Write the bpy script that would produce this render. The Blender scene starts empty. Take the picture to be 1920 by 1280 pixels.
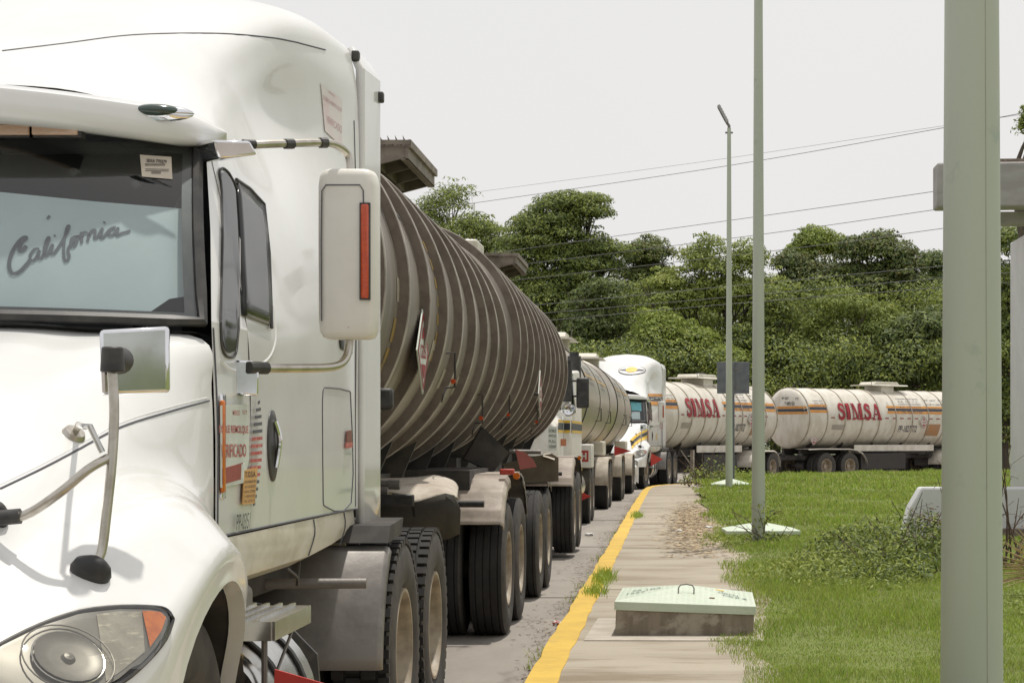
import bpy, bmesh, math, random
import numpy as np
from math import sin, cos, pi, sqrt, radians, atan2
from mathutils import Vector, Matrix
from mathutils.bvhtree import BVHTree
random.seed(7); RNG = np.random.default_rng(7)
SC = bpy.context.scene; COL = SC.collection

# ------------------------------------------------------------------ camera, sky, sun, exposure
F, XV, YH, H = 3600.0, 1263.0, 825.0, 1.5        # focal length in photo pixels, vanishing point, eye height
cam_d = bpy.data.cameras.new('camera'); cam = bpy.data.objects.new('camera', cam_d); COL.objects.link(cam)
cam.location = (0, 0, H); cam.rotation_euler = (pi/2, 0, 0)
cam_d.sensor_width = 36; cam_d.lens = 36*F/1920
cam_d.shift_x = -(XV-960)/1920; cam_d.shift_y = (YH-640)/1920
cam_d.clip_start = 0.1; cam_d.clip_end = 900
SC.camera = cam
SUN = Vector((0.09, 0.20, 0.97)).normalized()
world = bpy.data.worlds.new('World'); SC.world = world; world.use_nodes = True
nt = world.node_tree; nt.nodes.clear()
out = nt.nodes.new('ShaderNodeOutputWorld'); bg = nt.nodes.new('ShaderNodeBackground')
sky = nt.nodes.new('ShaderNodeTexSky'); sky.sky_type = 'NISHITA'; sky.sun_disc = False
sky.sun_elevation = math.asin(SUN.z); sky.sun_rotation = atan2(SUN.x, SUN.y)
sky.air_density = 1.5; sky.dust_density = 6; sky.ozone_density = 1
tc = nt.nodes.new('ShaderNodeTexCoord'); nz = nt.nodes.new('ShaderNodeTexNoise'); nz.inputs['Scale'].default_value = 1.6; nz.inputs['Detail'].default_value = 5
cr = nt.nodes.new('ShaderNodeValToRGB')
cr.color_ramp.elements[0].position = .3; cr.color_ramp.elements[0].color = (8.35, 8.25, 8.25, 1)
cr.color_ramp.elements[1].position = .75; cr.color_ramp.elements[1].color = (8.95, 8.8, 8.65, 1)
mx = nt.nodes.new('ShaderNodeMix'); mx.data_type = 'RGBA'; mx.inputs['Factor'].default_value = .93
nt.links.new(tc.outputs['Generated'], nz.inputs['Vector']); nt.links.new(nz.outputs['Fac'], cr.inputs['Fac'])
nt.links.new(sky.outputs['Color'], mx.inputs['A']); nt.links.new(cr.outputs['Color'], mx.inputs['B'])
nt.links.new(mx.outputs['Result'], bg.inputs['Color']); bg.inputs['Strength'].default_value = 0.1
nt.links.new(bg.outputs[0], out.inputs[0])
sd = bpy.data.lights.new('sun', 'SUN'); sd.energy = 3.3; sd.angle = radians(1.5); sd.color = (1, .95, .87)
sun = bpy.data.objects.new('sun', sd); COL.objects.link(sun); sun.rotation_euler = SUN.to_track_quat('Z', 'Y').to_euler()
SC.view_settings.view_transform = 'Standard'; SC.view_settings.look = 'None'
SC.view_settings.exposure = 0.0; SC.view_settings.gamma = 1; SC.view_settings.use_curve_mapping = False
SC.render.engine = 'CYCLES'
SC.cycles.transparent_max_bounces = 16; SC.cycles.max_bounces = 6

# ------------------------------------------------------------------ materials
MATS = {}
def mat(name, c, rough=.5, metal=0., c2=None, scale=4., lo=.42, hi=.62, bump=0., bscale=None, coat=0., stretch=(1,1,1), c3=None, s3=1., lo3=.5, hi3=.6, st3=(1,1,1), trans=0., detail=6., spec=None):
    if name in MATS: return MATS[name]
    m = bpy.data.materials.new(name); m.use_nodes = True; n = m.node_tree; b = n.nodes['Principled BSDF']; L = n.links.new
    b.inputs['Roughness'].default_value = rough; b.inputs['Metallic'].default_value = metal
    if coat: b.inputs['Coat Weight'].default_value = coat; b.inputs['Coat Roughness'].default_value = .06
    if spec is not None: b.inputs['Specular IOR Level'].default_value = spec
    tcn = n.nodes.new('ShaderNodeTexCoord')
    def noise_(sc, st, lo_, hi_):
        mp = n.nodes.new('ShaderNodeMapping'); mp.inputs['Scale'].default_value = st
        t = n.nodes.new('ShaderNodeTexNoise'); t.inputs['Scale'].default_value = sc; t.inputs['Detail'].default_value = detail; t.inputs['Roughness'].default_value = .62
        L(tcn.outputs['Object'], mp.inputs['Vector']); L(mp.outputs[0], t.inputs['Vector'])
        r = n.nodes.new('ShaderNodeMapRange'); r.inputs['From Min'].default_value = lo_; r.inputs['From Max'].default_value = hi_
        L(t.outputs['Fac'], r.inputs['Value']); return t, r
    src = None
    if c2 is None: c2 = tuple(x*.86 for x in c)
    t, r = noise_(scale, stretch, lo, hi)
    mm = n.nodes.new('ShaderNodeMix'); mm.data_type = 'RGBA'; mm.inputs['A'].default_value = (*c, 1); mm.inputs['B'].default_value = (*c2, 1)
    L(r.outputs[0], mm.inputs['Factor']); src = mm.outputs['Result']
    if c3 is not None:
        t3, r3 = noise_(s3, st3, lo3, hi3)
        m3 = n.nodes.new('ShaderNodeMix'); m3.data_type = 'RGBA'; m3.inputs['B'].default_value = (*c3, 1)
        L(src, m3.inputs['A']); L(r3.outputs[0], m3.inputs['Factor']); src = m3.outputs['Result']
    L(src, b.inputs['Base Color'])
    if bump:
        tb, _ = noise_(bscale or scale*4, (1,1,1), 0, 1)
        bp = n.nodes.new('ShaderNodeBump'); bp.inputs['Strength'].default_value = bump; bp.inputs['Distance'].default_value = .02
        L(tb.outputs['Fac'], bp.inputs['Height']); L(bp.outputs[0], b.inputs['Normal'])
    if trans:
        tr = n.nodes.new('ShaderNodeBsdfTranslucent'); L(src, tr.inputs['Color'])
        ms = n.nodes.new('ShaderNodeMixShader'); ms.inputs[0].default_value = trans
        L(b.outputs[0], ms.inputs[1]); L(tr.outputs[0], ms.inputs[2]); L(ms.outputs[0], n.nodes['Material Output'].inputs['Surface'])
    MATS[name] = m; return m
def glass(name, tint, extra=0.):
    m = bpy.data.materials.new(name); m.use_nodes = True; n = m.node_tree; n.nodes.clear(); L = n.links.new
    o = n.nodes.new('ShaderNodeOutputMaterial'); t = n.nodes.new('ShaderNodeBsdfTransparent'); t.inputs[0].default_value = (*tint, 1)
    g = n.nodes.new('ShaderNodeBsdfGlossy'); g.inputs['Roughness'].default_value = .02; g.inputs['Color'].default_value = (1,1,1,1)
    lw = n.nodes.new('ShaderNodeLayerWeight'); fr = n.nodes.new('ShaderNodeMath'); fr.operation = 'POWER'; fr.inputs[1].default_value = 5; L(lw.outputs['Facing'], fr.inputs[0]); extra += .045
    ad = n.nodes.new('ShaderNodeMath'); ad.operation = 'ADD'; ad.inputs[1].default_value = extra; ad.use_clamp = True
    ms = n.nodes.new('ShaderNodeMixShader'); L(fr.outputs[0], ad.inputs[0]); L(ad.outputs[0], ms.inputs[0]); L(t.outputs[0], ms.inputs[1]); L(g.outputs[0], ms.inputs[2]); L(ms.outputs[0], o.inputs[0])
    return m
WHITE = mat('white_paint', (.735,.74,.725), .24, coat=.55, c2=(.70,.70,.68), scale=2.2, c3=(.33,.29,.24), s3=75, lo3=.745, hi3=.775)
WHITED = mat('white_paint_dusty', (.66,.63,.54), .45, c2=(.52,.48,.38), scale=3, stretch=(1,1,2), coat=.1)
WHITE3 = mat('white_paint_worn', (.74,.73,.69), .35, c2=(.66,.64,.58), scale=6, c3=(.45,.4,.33), s3=9, lo3=.62, hi3=.75)
SPECK = mat('white_plastic_speckled', (.72,.70,.65), .4, c2=(.68,.655,.6), scale=5, c3=(.2,.15,.1), s3=60, lo3=.72, hi3=.78, detail=3)
CHROME = mat('chrome', (.78,.79,.82), .07, 1., c2=(.7,.7,.72), scale=6)
STEEL = mat('worn_steel_tube', (.52,.49,.44), .28, .9, c2=(.36,.32,.26), scale=14, lo=.45, hi=.7)
ALU = mat('polished_aluminium', (.62,.61,.59), .22, 1., c2=(.5,.49,.47), scale=5)
BLACK = mat('black_plastic', (.022,.022,.023), .5, c2=(.05,.047,.043), scale=12)
RUBBER = mat('tyre_rubber', (.016,.0155,.015), .8, c2=(.026,.024,.022), scale=6, c3=(.055,.05,.043), s3=3, lo3=.6, hi3=.85)
RUBBERD = mat('tyre_sidewall_dusty', (.062,.056,.049), .8, c2=(.038,.035,.032), scale=9)
RIM = mat('rim_paint_ivory', (.36,.305,.225), .5, c2=(.22,.18,.13), scale=8)
DARK = mat('dark_chassis', (.03,.028,.026), .7, c2=(.06,.052,.044), scale=6)
GREYM = mat('grey_dusty_metal', (.20,.185,.17), .5, .3, c2=(.14,.13,.12), scale=5, bump=.1)
DUST = mat('dusty_beige_metal', (.40,.34,.29), .6, c2=(.28,.24,.2), scale=5, bump=.15, c3=(.5,.45,.38), s3=2, lo3=.5, hi3=.7)
DUSTC = mat('dusty_canvas', (.50,.45,.38), .85, c2=(.38,.33,.27), scale=6, bump=.4)
DKFLAP = mat('dark_mud_flap', (.045,.04,.032), .7, c2=(.075,.066,.05), scale=4)
TGREY = mat('brown_tank_shell', (.265,.232,.20), .45, .2, c2=(.185,.16,.135), scale=3.5, stretch=(1,2,.4), c3=(.19,.165,.14), s3=7, lo3=.52, hi3=.75, st3=(1,3,.3))
TBROWN = mat('brown_dust_rib', (.165,.134,.106), .6, .0, c2=(.12,.095,.075), scale=9, bump=.1, c3=(.20,.168,.137), s3=3, lo3=.55, hi3=.7)
RIBEDGE = mat('rib_edge_highlight', (.42,.385,.34), .5, c2=(.26,.23,.2), scale=7)  # pale colour paints the sunlit highlight along the outer rib edges
TWHITE = mat('cream_tank_shell', (.66,.625,.555), .42, c2=(.55,.505,.43), scale=3, stretch=(1,1,.5), c3=(.30,.25,.19), s3=2.4, lo3=.6, hi3=.85, st3=(1,1.5,.3), coat=.2)
TWRIB = mat('cream_tank_rib', (.40,.35,.28), .5, c2=(.25,.21,.16), scale=6)
TSTEEL = mat('mirror_steel_tank', (.50,.465,.41), .33, .7, c2=(.42,.375,.31), scale=3, stretch=(1,1,.3), c3=(.3,.24,.17), s3=6, lo3=.58, hi3=.75, st3=(1,2,.4))
RED = mat('red_paint', (.42,.05,.035), .5); REDF = mat('red_flag_cloth', (.48,.045,.035), .7, c2=(.36,.03,.025)); PINKF = mat('faded_red_plate', (.42,.13,.11), .6)
REDT = mat('red_lettering', (.34,.012,.022), .5, c2=(.25,.012,.02))
ORANGE = mat('orange_band', (.60,.27,.05), .5, c2=(.5,.2,.03)); YELL = mat('yellow_decal', (.72,.46,.04), .5); NAVY = mat('navy_band', (.03,.035,.05), .45)
AMBER = mat('amber_lens', (.58,.15,.008), .2, coat=.3, c2=(.45,.10,.004), scale=30); REDL = mat('orange_red_reflector', (.55,.07,.01), .22, coat=.6, c2=(.45,.05,.01), scale=40, stretch=(1,1,6))
INK = mat('black_ink', (.03,.03,.035), .6); INKG = mat('grey_ink', (.10,.10,.115), .6); SIGNW = mat('sign_white', (.62,.66,.60), .4, c2=(.55,.58,.52)); REDINK = mat('red_ink', (.40,.06,.05), .6, c2=(.5,.2,.17), scale=40)
DGREEN = mat('dark_green_lens', (.02,.045,.035), .15, coat=.8)
SHEET = mat('pale_sunshade_fabric', (.50,.56,.565), .7, c2=(.46,.525,.53), scale=3, bump=.1, bscale=4)
YKERB = mat('yellow_kerb_paint', (.62,.41,.055), .65, c2=(.53,.34,.05), scale=3, c3=(.33,.26,.13), s3=7, lo3=.62, hi3=.8, bump=.3)
MINT = mat('mint_pole_paint', (.44,.475,.39), .5, c2=(.41,.45,.375), scale=1.4, c3=(.29,.35,.29), s3=3, lo3=.6, hi3=.78, stretch=(1,1,.3))
MINTL = mat('mint_lid_paint', (.55,.61,.49), .45, c2=(.50,.57,.45), scale=5, c3=(.3,.22,.13), s3=14, lo3=.7, hi3=.76)
CONC = mat('box_concrete', (.26,.22,.17), .85, c2=(.17,.14,.105), scale=3.5, stretch=(2.5,2.5,.25), bump=.4, c3=(.33,.29,.23), s3=6)
SIGNB = mat('sign_back_metal', (.155,.165,.185), .5, .3, c2=(.12,.13,.15), scale=5)
BLDW = mat('building_render', (.60,.60,.61), .8, c2=(.55,.55,.56), scale=2, bump=.05); BLDG = mat('building_fascia', (.36,.35,.34), .8, c2=(.30,.29,.28), scale=2.5, stretch=(1,1,3)); GRAV = mat('roof_gravel', (.24,.19,.15), .9, c2=(.15,.12,.1), scale=30, bump=.6)
WIREM = mat('cable_black', (.14,.14,.145), .6)
GLASS = glass('windshield_glass', (.78,.83,.83), .03)
GLASSD = mat('dark_side_glass', (.010,.011,.012), .06, spec=.22)
GLASSG = mat('smoked_deflector', (.030,.031,.032), .14, spec=.25)
LENS = glass('headlamp_cover', (.86,.85,.81), .03)
REFL = mat('headlamp_reflector', (.19,.185,.17), .42, .4, c2=(.14,.135,.122), scale=5)
REFB = mat('headlamp_side_bowl', (.40,.385,.335), .36, .6, c2=(.29,.275,.235), scale=10, c3=(.6,.56,.46), s3=26, lo3=.55, hi3=.7, st3=(1,1,5))
BOWL = mat('headlamp_bowl', (.20,.195,.18), .42, .35, c2=(.15,.146,.132), scale=8)
INTER = mat('dark_interior', (.045,.047,.05), .8)

# ------------------------------------------------------------------ mesh builder
class MB:
    def __init__(s): s.v = []; s.f = []
    def add(s, vs, fs):
        o = len(s.v); s.v += [tuple(v) for v in vs]; s.f += [tuple(i+o for i in f) for f in fs]; return s
    def box(s, c, d, rz=0., M=None):
        x, y, z = d[0]/2, d[1]/2, d[2]/2
        vs = [Vector((a*x, b*y, e*z)) for a in (-1,1) for b in (-1,1) for e in (-1,1)]
        R = M if M is not None else Matrix.Rotation(rz, 3, 'Z')
        vs = [R @ v + Vector(c) for v in vs]
        return s.add(vs, [(0,1,3,2),(4,6,7,5),(0,4,5,1),(2,3,7,6),(0,2,6,4),(1,5,7,3)])
    def cyl(s, p0, p1, r0, r1=None, n=16, caps=True):
        r1 = r0 if r1 is None else r1; p0 = Vector(p0); p1 = Vector(p1); d = (p1-p0).normalized()
        a = d.orthogonal().normalized(); b = d.cross(a)
        vs = []
        for p, r in ((p0, r0), (p1, r1)):
            for i in range(n): t = 2*pi*i/n; vs.append(p + (a*cos(t)+b*sin(t))*r)
        fs = [(i, (i+1)%n, n+(i+1)%n, n+i) for i in range(n)]
        if caps: fs += [tuple(range(n-1,-1,-1)), tuple(range(n, 2*n))]
        return s.add(vs, fs)
    def tube(s, pts, r, n=10, caps=True, sm=0):
        pts = [Vector(p) for p in pts]
        if sm: pts = smooth_path(pts, sm)
        rs = r if isinstance(r, (list, tuple)) else [r]*len(pts)
        if len(rs) != len(pts): rs = [rs[0]+(rs[-1]-rs[0])*i/(len(pts)-1) for i in range(len(pts))]
        vs = []; a = None
        for i, p in enumerate(pts):
            d = (pts[min(i+1, len(pts)-1)]-pts[max(i-1, 0)]).normalized()
            if a is None: a = d.orthogonal().normalized()
            a = (a - d*a.dot(d)).normalized(); b = d.cross(a)
            for k in range(n): t = 2*pi*k/n; vs.append(p+(a*cos(t)+b*sin(t))*rs[i])
        fs = []
        for i in range(len(pts)-1):
            for k in range(n): fs.append((i*n+k, i*n+(k+1)%n, (i+1)*n+(k+1)%n, (i+1)*n+k))
        if caps: fs += [tuple(range(n-1,-1,-1)), tuple(range((len(pts)-1)*n, len(pts)*n))]
        return s.add(vs, fs)
    def lathe(s, prof, axis='Y', o=(0,0,0), n=48, a0=0., a1=2*pi):
        full = abs(a1-a0-2*pi) < 1e-6; m = n if full else n+1; vs = []
        for t, r in prof:
            for i in range(m):
                a = a0+(a1-a0)*i/n; u, w = r*cos(a), r*sin(a)
                v = {'Y': (u, t, w), 'X': (t, u, w), 'Z': (u, w, t)}[axis]
                vs.append((v[0]+o[0], v[1]+o[1], v[2]+o[2]))
        fs = []
        for j in range(len(prof)-1):
            for i in range(n): k = (i+1)%m; fs.append((j*m+i, j*m+k, (j+1)*m+k, (j+1)*m+i))
        return s.add(vs, fs)
    def grid(s, rows):
        m = len(rows[0]); vs = [p for r in rows for p in r]
        return s.add(vs, [(j*m+i, j*m+i+1, (j+1)*m+i+1, (j+1)*m+i) for j in range(len(rows)-1) for i in range(m-1)])
    def prism(s, poly, off):
        n = len(poly); o = Vector(off); a = [Vector(p) for p in poly]
        return s.add(a+[p+o for p in a], [tuple(range(n-1,-1,-1)), tuple(range(n, 2*n))]+[(i, (i+1)%n, n+(i+1)%n, n+i) for i in range(n)])
    def build(s, name, m=None, parent=None, smooth=35, bevel=0., solid=0., label=None, loc=None):
        me = bpy.data.meshes.new(name); me.from_pydata(s.v, [], s.f); me.update()
        bm = bmesh.new(); bm.from_mesh(me); bmesh.ops.recalc_face_normals(bm, faces=bm.faces); bm.to_mesh(me); bm.free()
        if m: me.materials.append(m)
        if smooth:
            me.polygons.foreach_set('use_smooth', [True]*len(me.polygons)); me.set_sharp_from_angle(angle=radians(smooth))
        o = bpy.data.objects.new(name, me); COL.objects.link(o)
        if parent: o.parent = parent
        if loc: o.location = loc
        if solid: md = o.modifiers.new('solid', 'SOLIDIFY'); md.thickness = solid; md.offset = -1
        if bevel: md = o.modifiers.new('bevel', 'BEVEL'); md.width = bevel; md.segments = 2; md.limit_method = 'ANGLE'
        if label: o['label'] = label
        return o
def smooth_path(pts, k=6):
    P = [Vector(p) for p in pts]; out = []
    for i in range(len(P)-1):
        p0, p1, p2, p3 = P[max(i-1,0)], P[i], P[i+1], P[min(i+2, len(P)-1)]
        for j in range(k):
            t = j/k; out.append(.5*((2*p1)+(p2-p0)*t+(2*p0-5*p1+4*p2-p3)*t*t+(3*p1-p0-3*p2+p3)*t**3))
    out.append(P[-1]); return out
def loft(rows, ku=5, kv=5):          # catmull-rom surface through rows of equal length
    rr = [smooth_path(r, ku) for r in rows]
    cols = [smooth_path([r[i] for r in rr], kv) for i in range(len(rr[0]))]
    return [[cols[i][j] for i in range(len(cols))] for j in range(len(cols[0]))]
def mirror_x(rows): return [[Vector((-p.x, p.y, p.z)) for p in r] for r in rows]
def tag(o, label=None, cat=None, group=None, kind=None):
    if label: o['label'] = label
    if cat: o['category'] = cat
    if group: o['group'] = group
    if kind: o['kind'] = kind
    return o
def thing(name, label, cat, loc=(0,0,0), rz=0., group=None):
    o = bpy.data.objects.new(name, None); COL.objects.link(o); o.location = loc; o.rotation_euler = (0,0,rz); o.empty_display_size = .2
    return tag(o, label, cat, group)
def sub(name, parent, loc=(0,0,0), rot=(0,0,0)):
    o = bpy.data.objects.new(name, None); COL.objects.link(o); o.parent = parent; o.location = loc; o.rotation_euler = rot; return o
def W(px, py, Y): return Vector(((px-XV)*Y/F, Y, H-(py-YH)*Y/F))
def ray(px, py): return Vector((px-XV, F, YH-py)).normalized()
# flat text as mesh data: (verts, faces), centred, with cap height 1
_TXT = {}
def text_geo(body, bold=0., shear=0., spacing=1.):
    k = (body, bold, shear, spacing)
    if k in _TXT: return _TXT[k]
    cu = bpy.data.curves.new('t', 'FONT'); cu.body = body; cu.size = 1; cu.offset = bold; cu.shear = shear; cu.space_character = spacing; cu.resolution_u = 3
    ob = bpy.data.objects.new('t', cu); COL.objects.link(ob)
    me = bpy.data.meshes.new_from_object(ob.evaluated_get(bpy.context.evaluated_depsgraph_get()))
    vs = [v.co.copy() for v in me.vertices]; fs = [tuple(p.vertices) for p in me.polygons]
    bpy.data.objects.remove(ob); bpy.data.meshes.remove(me); bpy.data.curves.remove(cu)
    x0, x1 = min(v.x for v in vs), max(v.x for v in vs); y0, y1 = min(v.y for v in vs), max(v.y for v in vs)
    h = max(y1-y0, 1e-3); vs = [Vector(((v.x-(x0+x1)/2)/h, (v.y-(y0+y1)/2)/h, 0)) for v in vs]
    _TXT[k] = (vs, fs, (x1-x0)/h); return _TXT[k]
def text_on(mb, body, o, right, up, w, h, **kw):      # adds the text, fitted into w x h, on the plane (o, right, up)
    vs, fs, asp = text_geo(body, **kw); sx = w/asp
    o = Vector(o); right = Vector(right); up = Vector(up)
    mb.add([o+right*(v.x*sx)+up*(v.y*h) for v in vs], fs)
def slice_geo(vs, fs, step, axis=1):
    bm = bmesh.new(); bv = [bm.verts.new(v) for v in vs]
    for f in fs:
        try: bm.faces.new([bv[i] for i in f])
        except ValueError: pass
    lo = min(v[axis] for v in vs); hi = max(v[axis] for v in vs); t = lo+step
    while t < hi:
        n = [0,0,0]; n[axis] = 1; p = [0,0,0]; p[axis] = t
        bmesh.ops.bisect_plane(bm, geom=bm.verts[:]+bm.edges[:]+bm.faces[:], plane_co=p, plane_no=n); t += step
    bm.verts.index_update(); r = ([v.co.copy() for v in bm.verts], [tuple(v.index for v in f.verts) for f in bm.faces]); bm.free(); return r
class Surf:                        # projects outlines onto an already built surface
    def __init__(s, rows_list):
        vs, fs = [], []
        for rows in rows_list:
            m = len(rows[0]); o = len(vs); vs += [p for r in rows for p in r]
            fs += [(o+j*m+i, o+j*m+i+1, o+(j+1)*m+i+1, o+(j+1)*m+i) for j in range(len(rows)-1) for i in range(m-1)]
        s.t = BVHTree.FromPolygons(vs, fs)
    def hit(s, o, d, off=.003):
        p, n, i, dist = s.t.ray_cast(Vector(o), Vector(d).normalized())
        if p is None:
            p, n, i, dist = s.t.find_nearest(Vector(o)+Vector(d).normalized()*(5.5 if abs(d[1]) > .5 else 1.95))
        if n.dot(Vector(d)) > 0: n = -n
        return p+n*off
    def px(s, px, py, org, off=.003): return s.hit(Vector((0,0,H))-org, ray(px, py), off)
    def side(s, y, z, off=.003, x=3.): return s.hit((x, y, z), (-1,0,0), off)
def strip(mb, fn, top, bot, nu=10, nv=4):           # surface patch between two polylines of 2-D points mapped by fn
    a = resample(top, nu); b = resample(bot, nu)
    mb.grid([[fn(*(a[i]*(1-j/nv)+b[i]*(j/nv))) for i in range(nu+1)] for j in range(nv+1)])
def resample(pl, n):
    P = [Vector((p[0], p[1])) for p in pl]; L = [0]
    for i in range(1, len(P)): L.append(L[-1]+(P[i]-P[i-1]).length)
    out = []; j = 0
    for k in range(n+1):
        t = L[-1]*k/n
        while j < len(P)-2 and L[j+1] < t: j += 1
        d = L[j+1]-L[j]; u = 0 if d < 1e-9 else min(1, (t-L[j])/d); out.append(P[j].lerp(P[j+1], u))
    return out
# ------------------------------------------------------------------ wheels (shared meshes)
def tyre_mesh(lugs=False, R=.51, w=.27):
    h = w/2; pr = [(-h*.75,.285),(-h*.97,.32),(-h*1.04,.39),(-h*1.0,R-.055),(-h*.93,R-.02),(-h*.84,R-.004)]
    if lugs: pr += [(-h*.8,R-.006),(h*.8,R-.006)]
    else:
        for gx in (-.62,-.2,.2,.62): x = gx*h; pr += [(x-.006,R),(x-.004,R-.014),(x+.004,R-.014),(x+.006,R)]
    pr += [(h*.84,R-.004),(h*.93,R-.02),(h*1.0,R-.055),(h*1.04,R*.765),(h*.97,.32),(h*.75,.285)]
    mb = MB().lathe(pr, 'X', n=64)
    if lugs:
        for k in range(52):
            a = 2*pi*k/52
            for x, d, ww in ((-.105,0,.05),(-.035,.5,.06),(.035,0,.06),(.105,.5,.05)):
                t = a+d*2*pi/52; M = Matrix.Rotation(-t, 3, 'X')
                mb.box(M @ Vector((x*w/.27, 0, R+.001)), (ww, .040, .024), M=M)
    return mb
def rim_mesh(dual=True):
    if dual: pr = [(.105,.292),(.128,.288),(.128,.272),(.105,.262),(-.02,.25),(-.05,.235),(-.055,.15),(-.03,.14),(-.03,.085),(.03,.08),(.035,.0)]
    else: pr = [(.10,.292),(.125,.288),(.125,.272),(.095,.262),(.05,.25),(.075,.2),(.11,.14),(.11,.10),(.17,.09),(.18,.0)]
    mb = MB().lathe(pr, 'X', n=40)
    for k in range(10):
        a = 2*pi*k/10; r = .115; x = -.03 if dual else .11
        mb.cyl((x, r*cos(a), r*sin(a)), (x+.035, r*cos(a), r*sin(a)), .014, n=6)
    return mb
_w = {}
def wheel(parent, x, y, side, dual=True, lugs=False, yaw=0., R=.51):
    e = sub('wheel', parent, (x, y, R), (0, 0, (0 if side > 0 else pi)+yaw))
    for nm, key, mk, mt in (('tyre', ('t', lugs), lambda: tyre_mesh(lugs), RUBBER), ('rim', ('r', dual), lambda: rim_mesh(dual), RIM)):
        if key not in _w:
            o = mk().build(nm, mt, e, smooth=40); _w[key] = o.data
            if nm == 'tyre':
                o.data.materials.append(RUBBERD)
                idx = [1 if abs(p.normal.x) > .75 else 0 for p in o.data.polygons]; o.data.polygons.foreach_set('material_index', idx)
        else:
            o = bpy.data.objects.new(nm, _w[key]); COL.objects.link(o); o.parent = e
    return e
def axle(parent, y, dual=True, lugs=False, half=1.135, sides=(1,-1)):
    for s in sides:
        wheel(parent, s*half, y, s, True, lugs)
        if dual: wheel(parent, s*(half-.325), y, -s, True, lugs)
    MB().cyl((-half, y, .51), (half, y, .51), .07, n=12).cyl((-.22, y, .51), (.22, y, .51), .2, .2, n=14).build('axle_beam', DARK, parent)
def quarter_fender(parent, y, front=1, R=.62, half0=.62, half1=1.27, a0=60, a1=175, m=None, z=.51, name='fender'):
    # sheet arc over the front (front=1: towards -y) of a wheel, ribs pressed in, a lip at the outer edge
    rows = []
    for k in range(25):
        a = radians(a0+(a1-a0)*k/24); r = R+(.012 if k % 6 in (2,3) else 0)
        y_, z_ = y+cos(a)*r*front, z+sin(a)*r
        rows.append([Vector((x, y_, z_)) for x in (half0, half1-.02)]+[Vector((half1, y+cos(a)*(r-.03)*front, z+sin(a)*(r-.03))), Vector((half1+.004, y+cos(a)*(r-.09)*front, z+sin(a)*(r-.09)))])
    return MB().grid(rows).build(name, m or DUST, parent, solid=.006)

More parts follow.
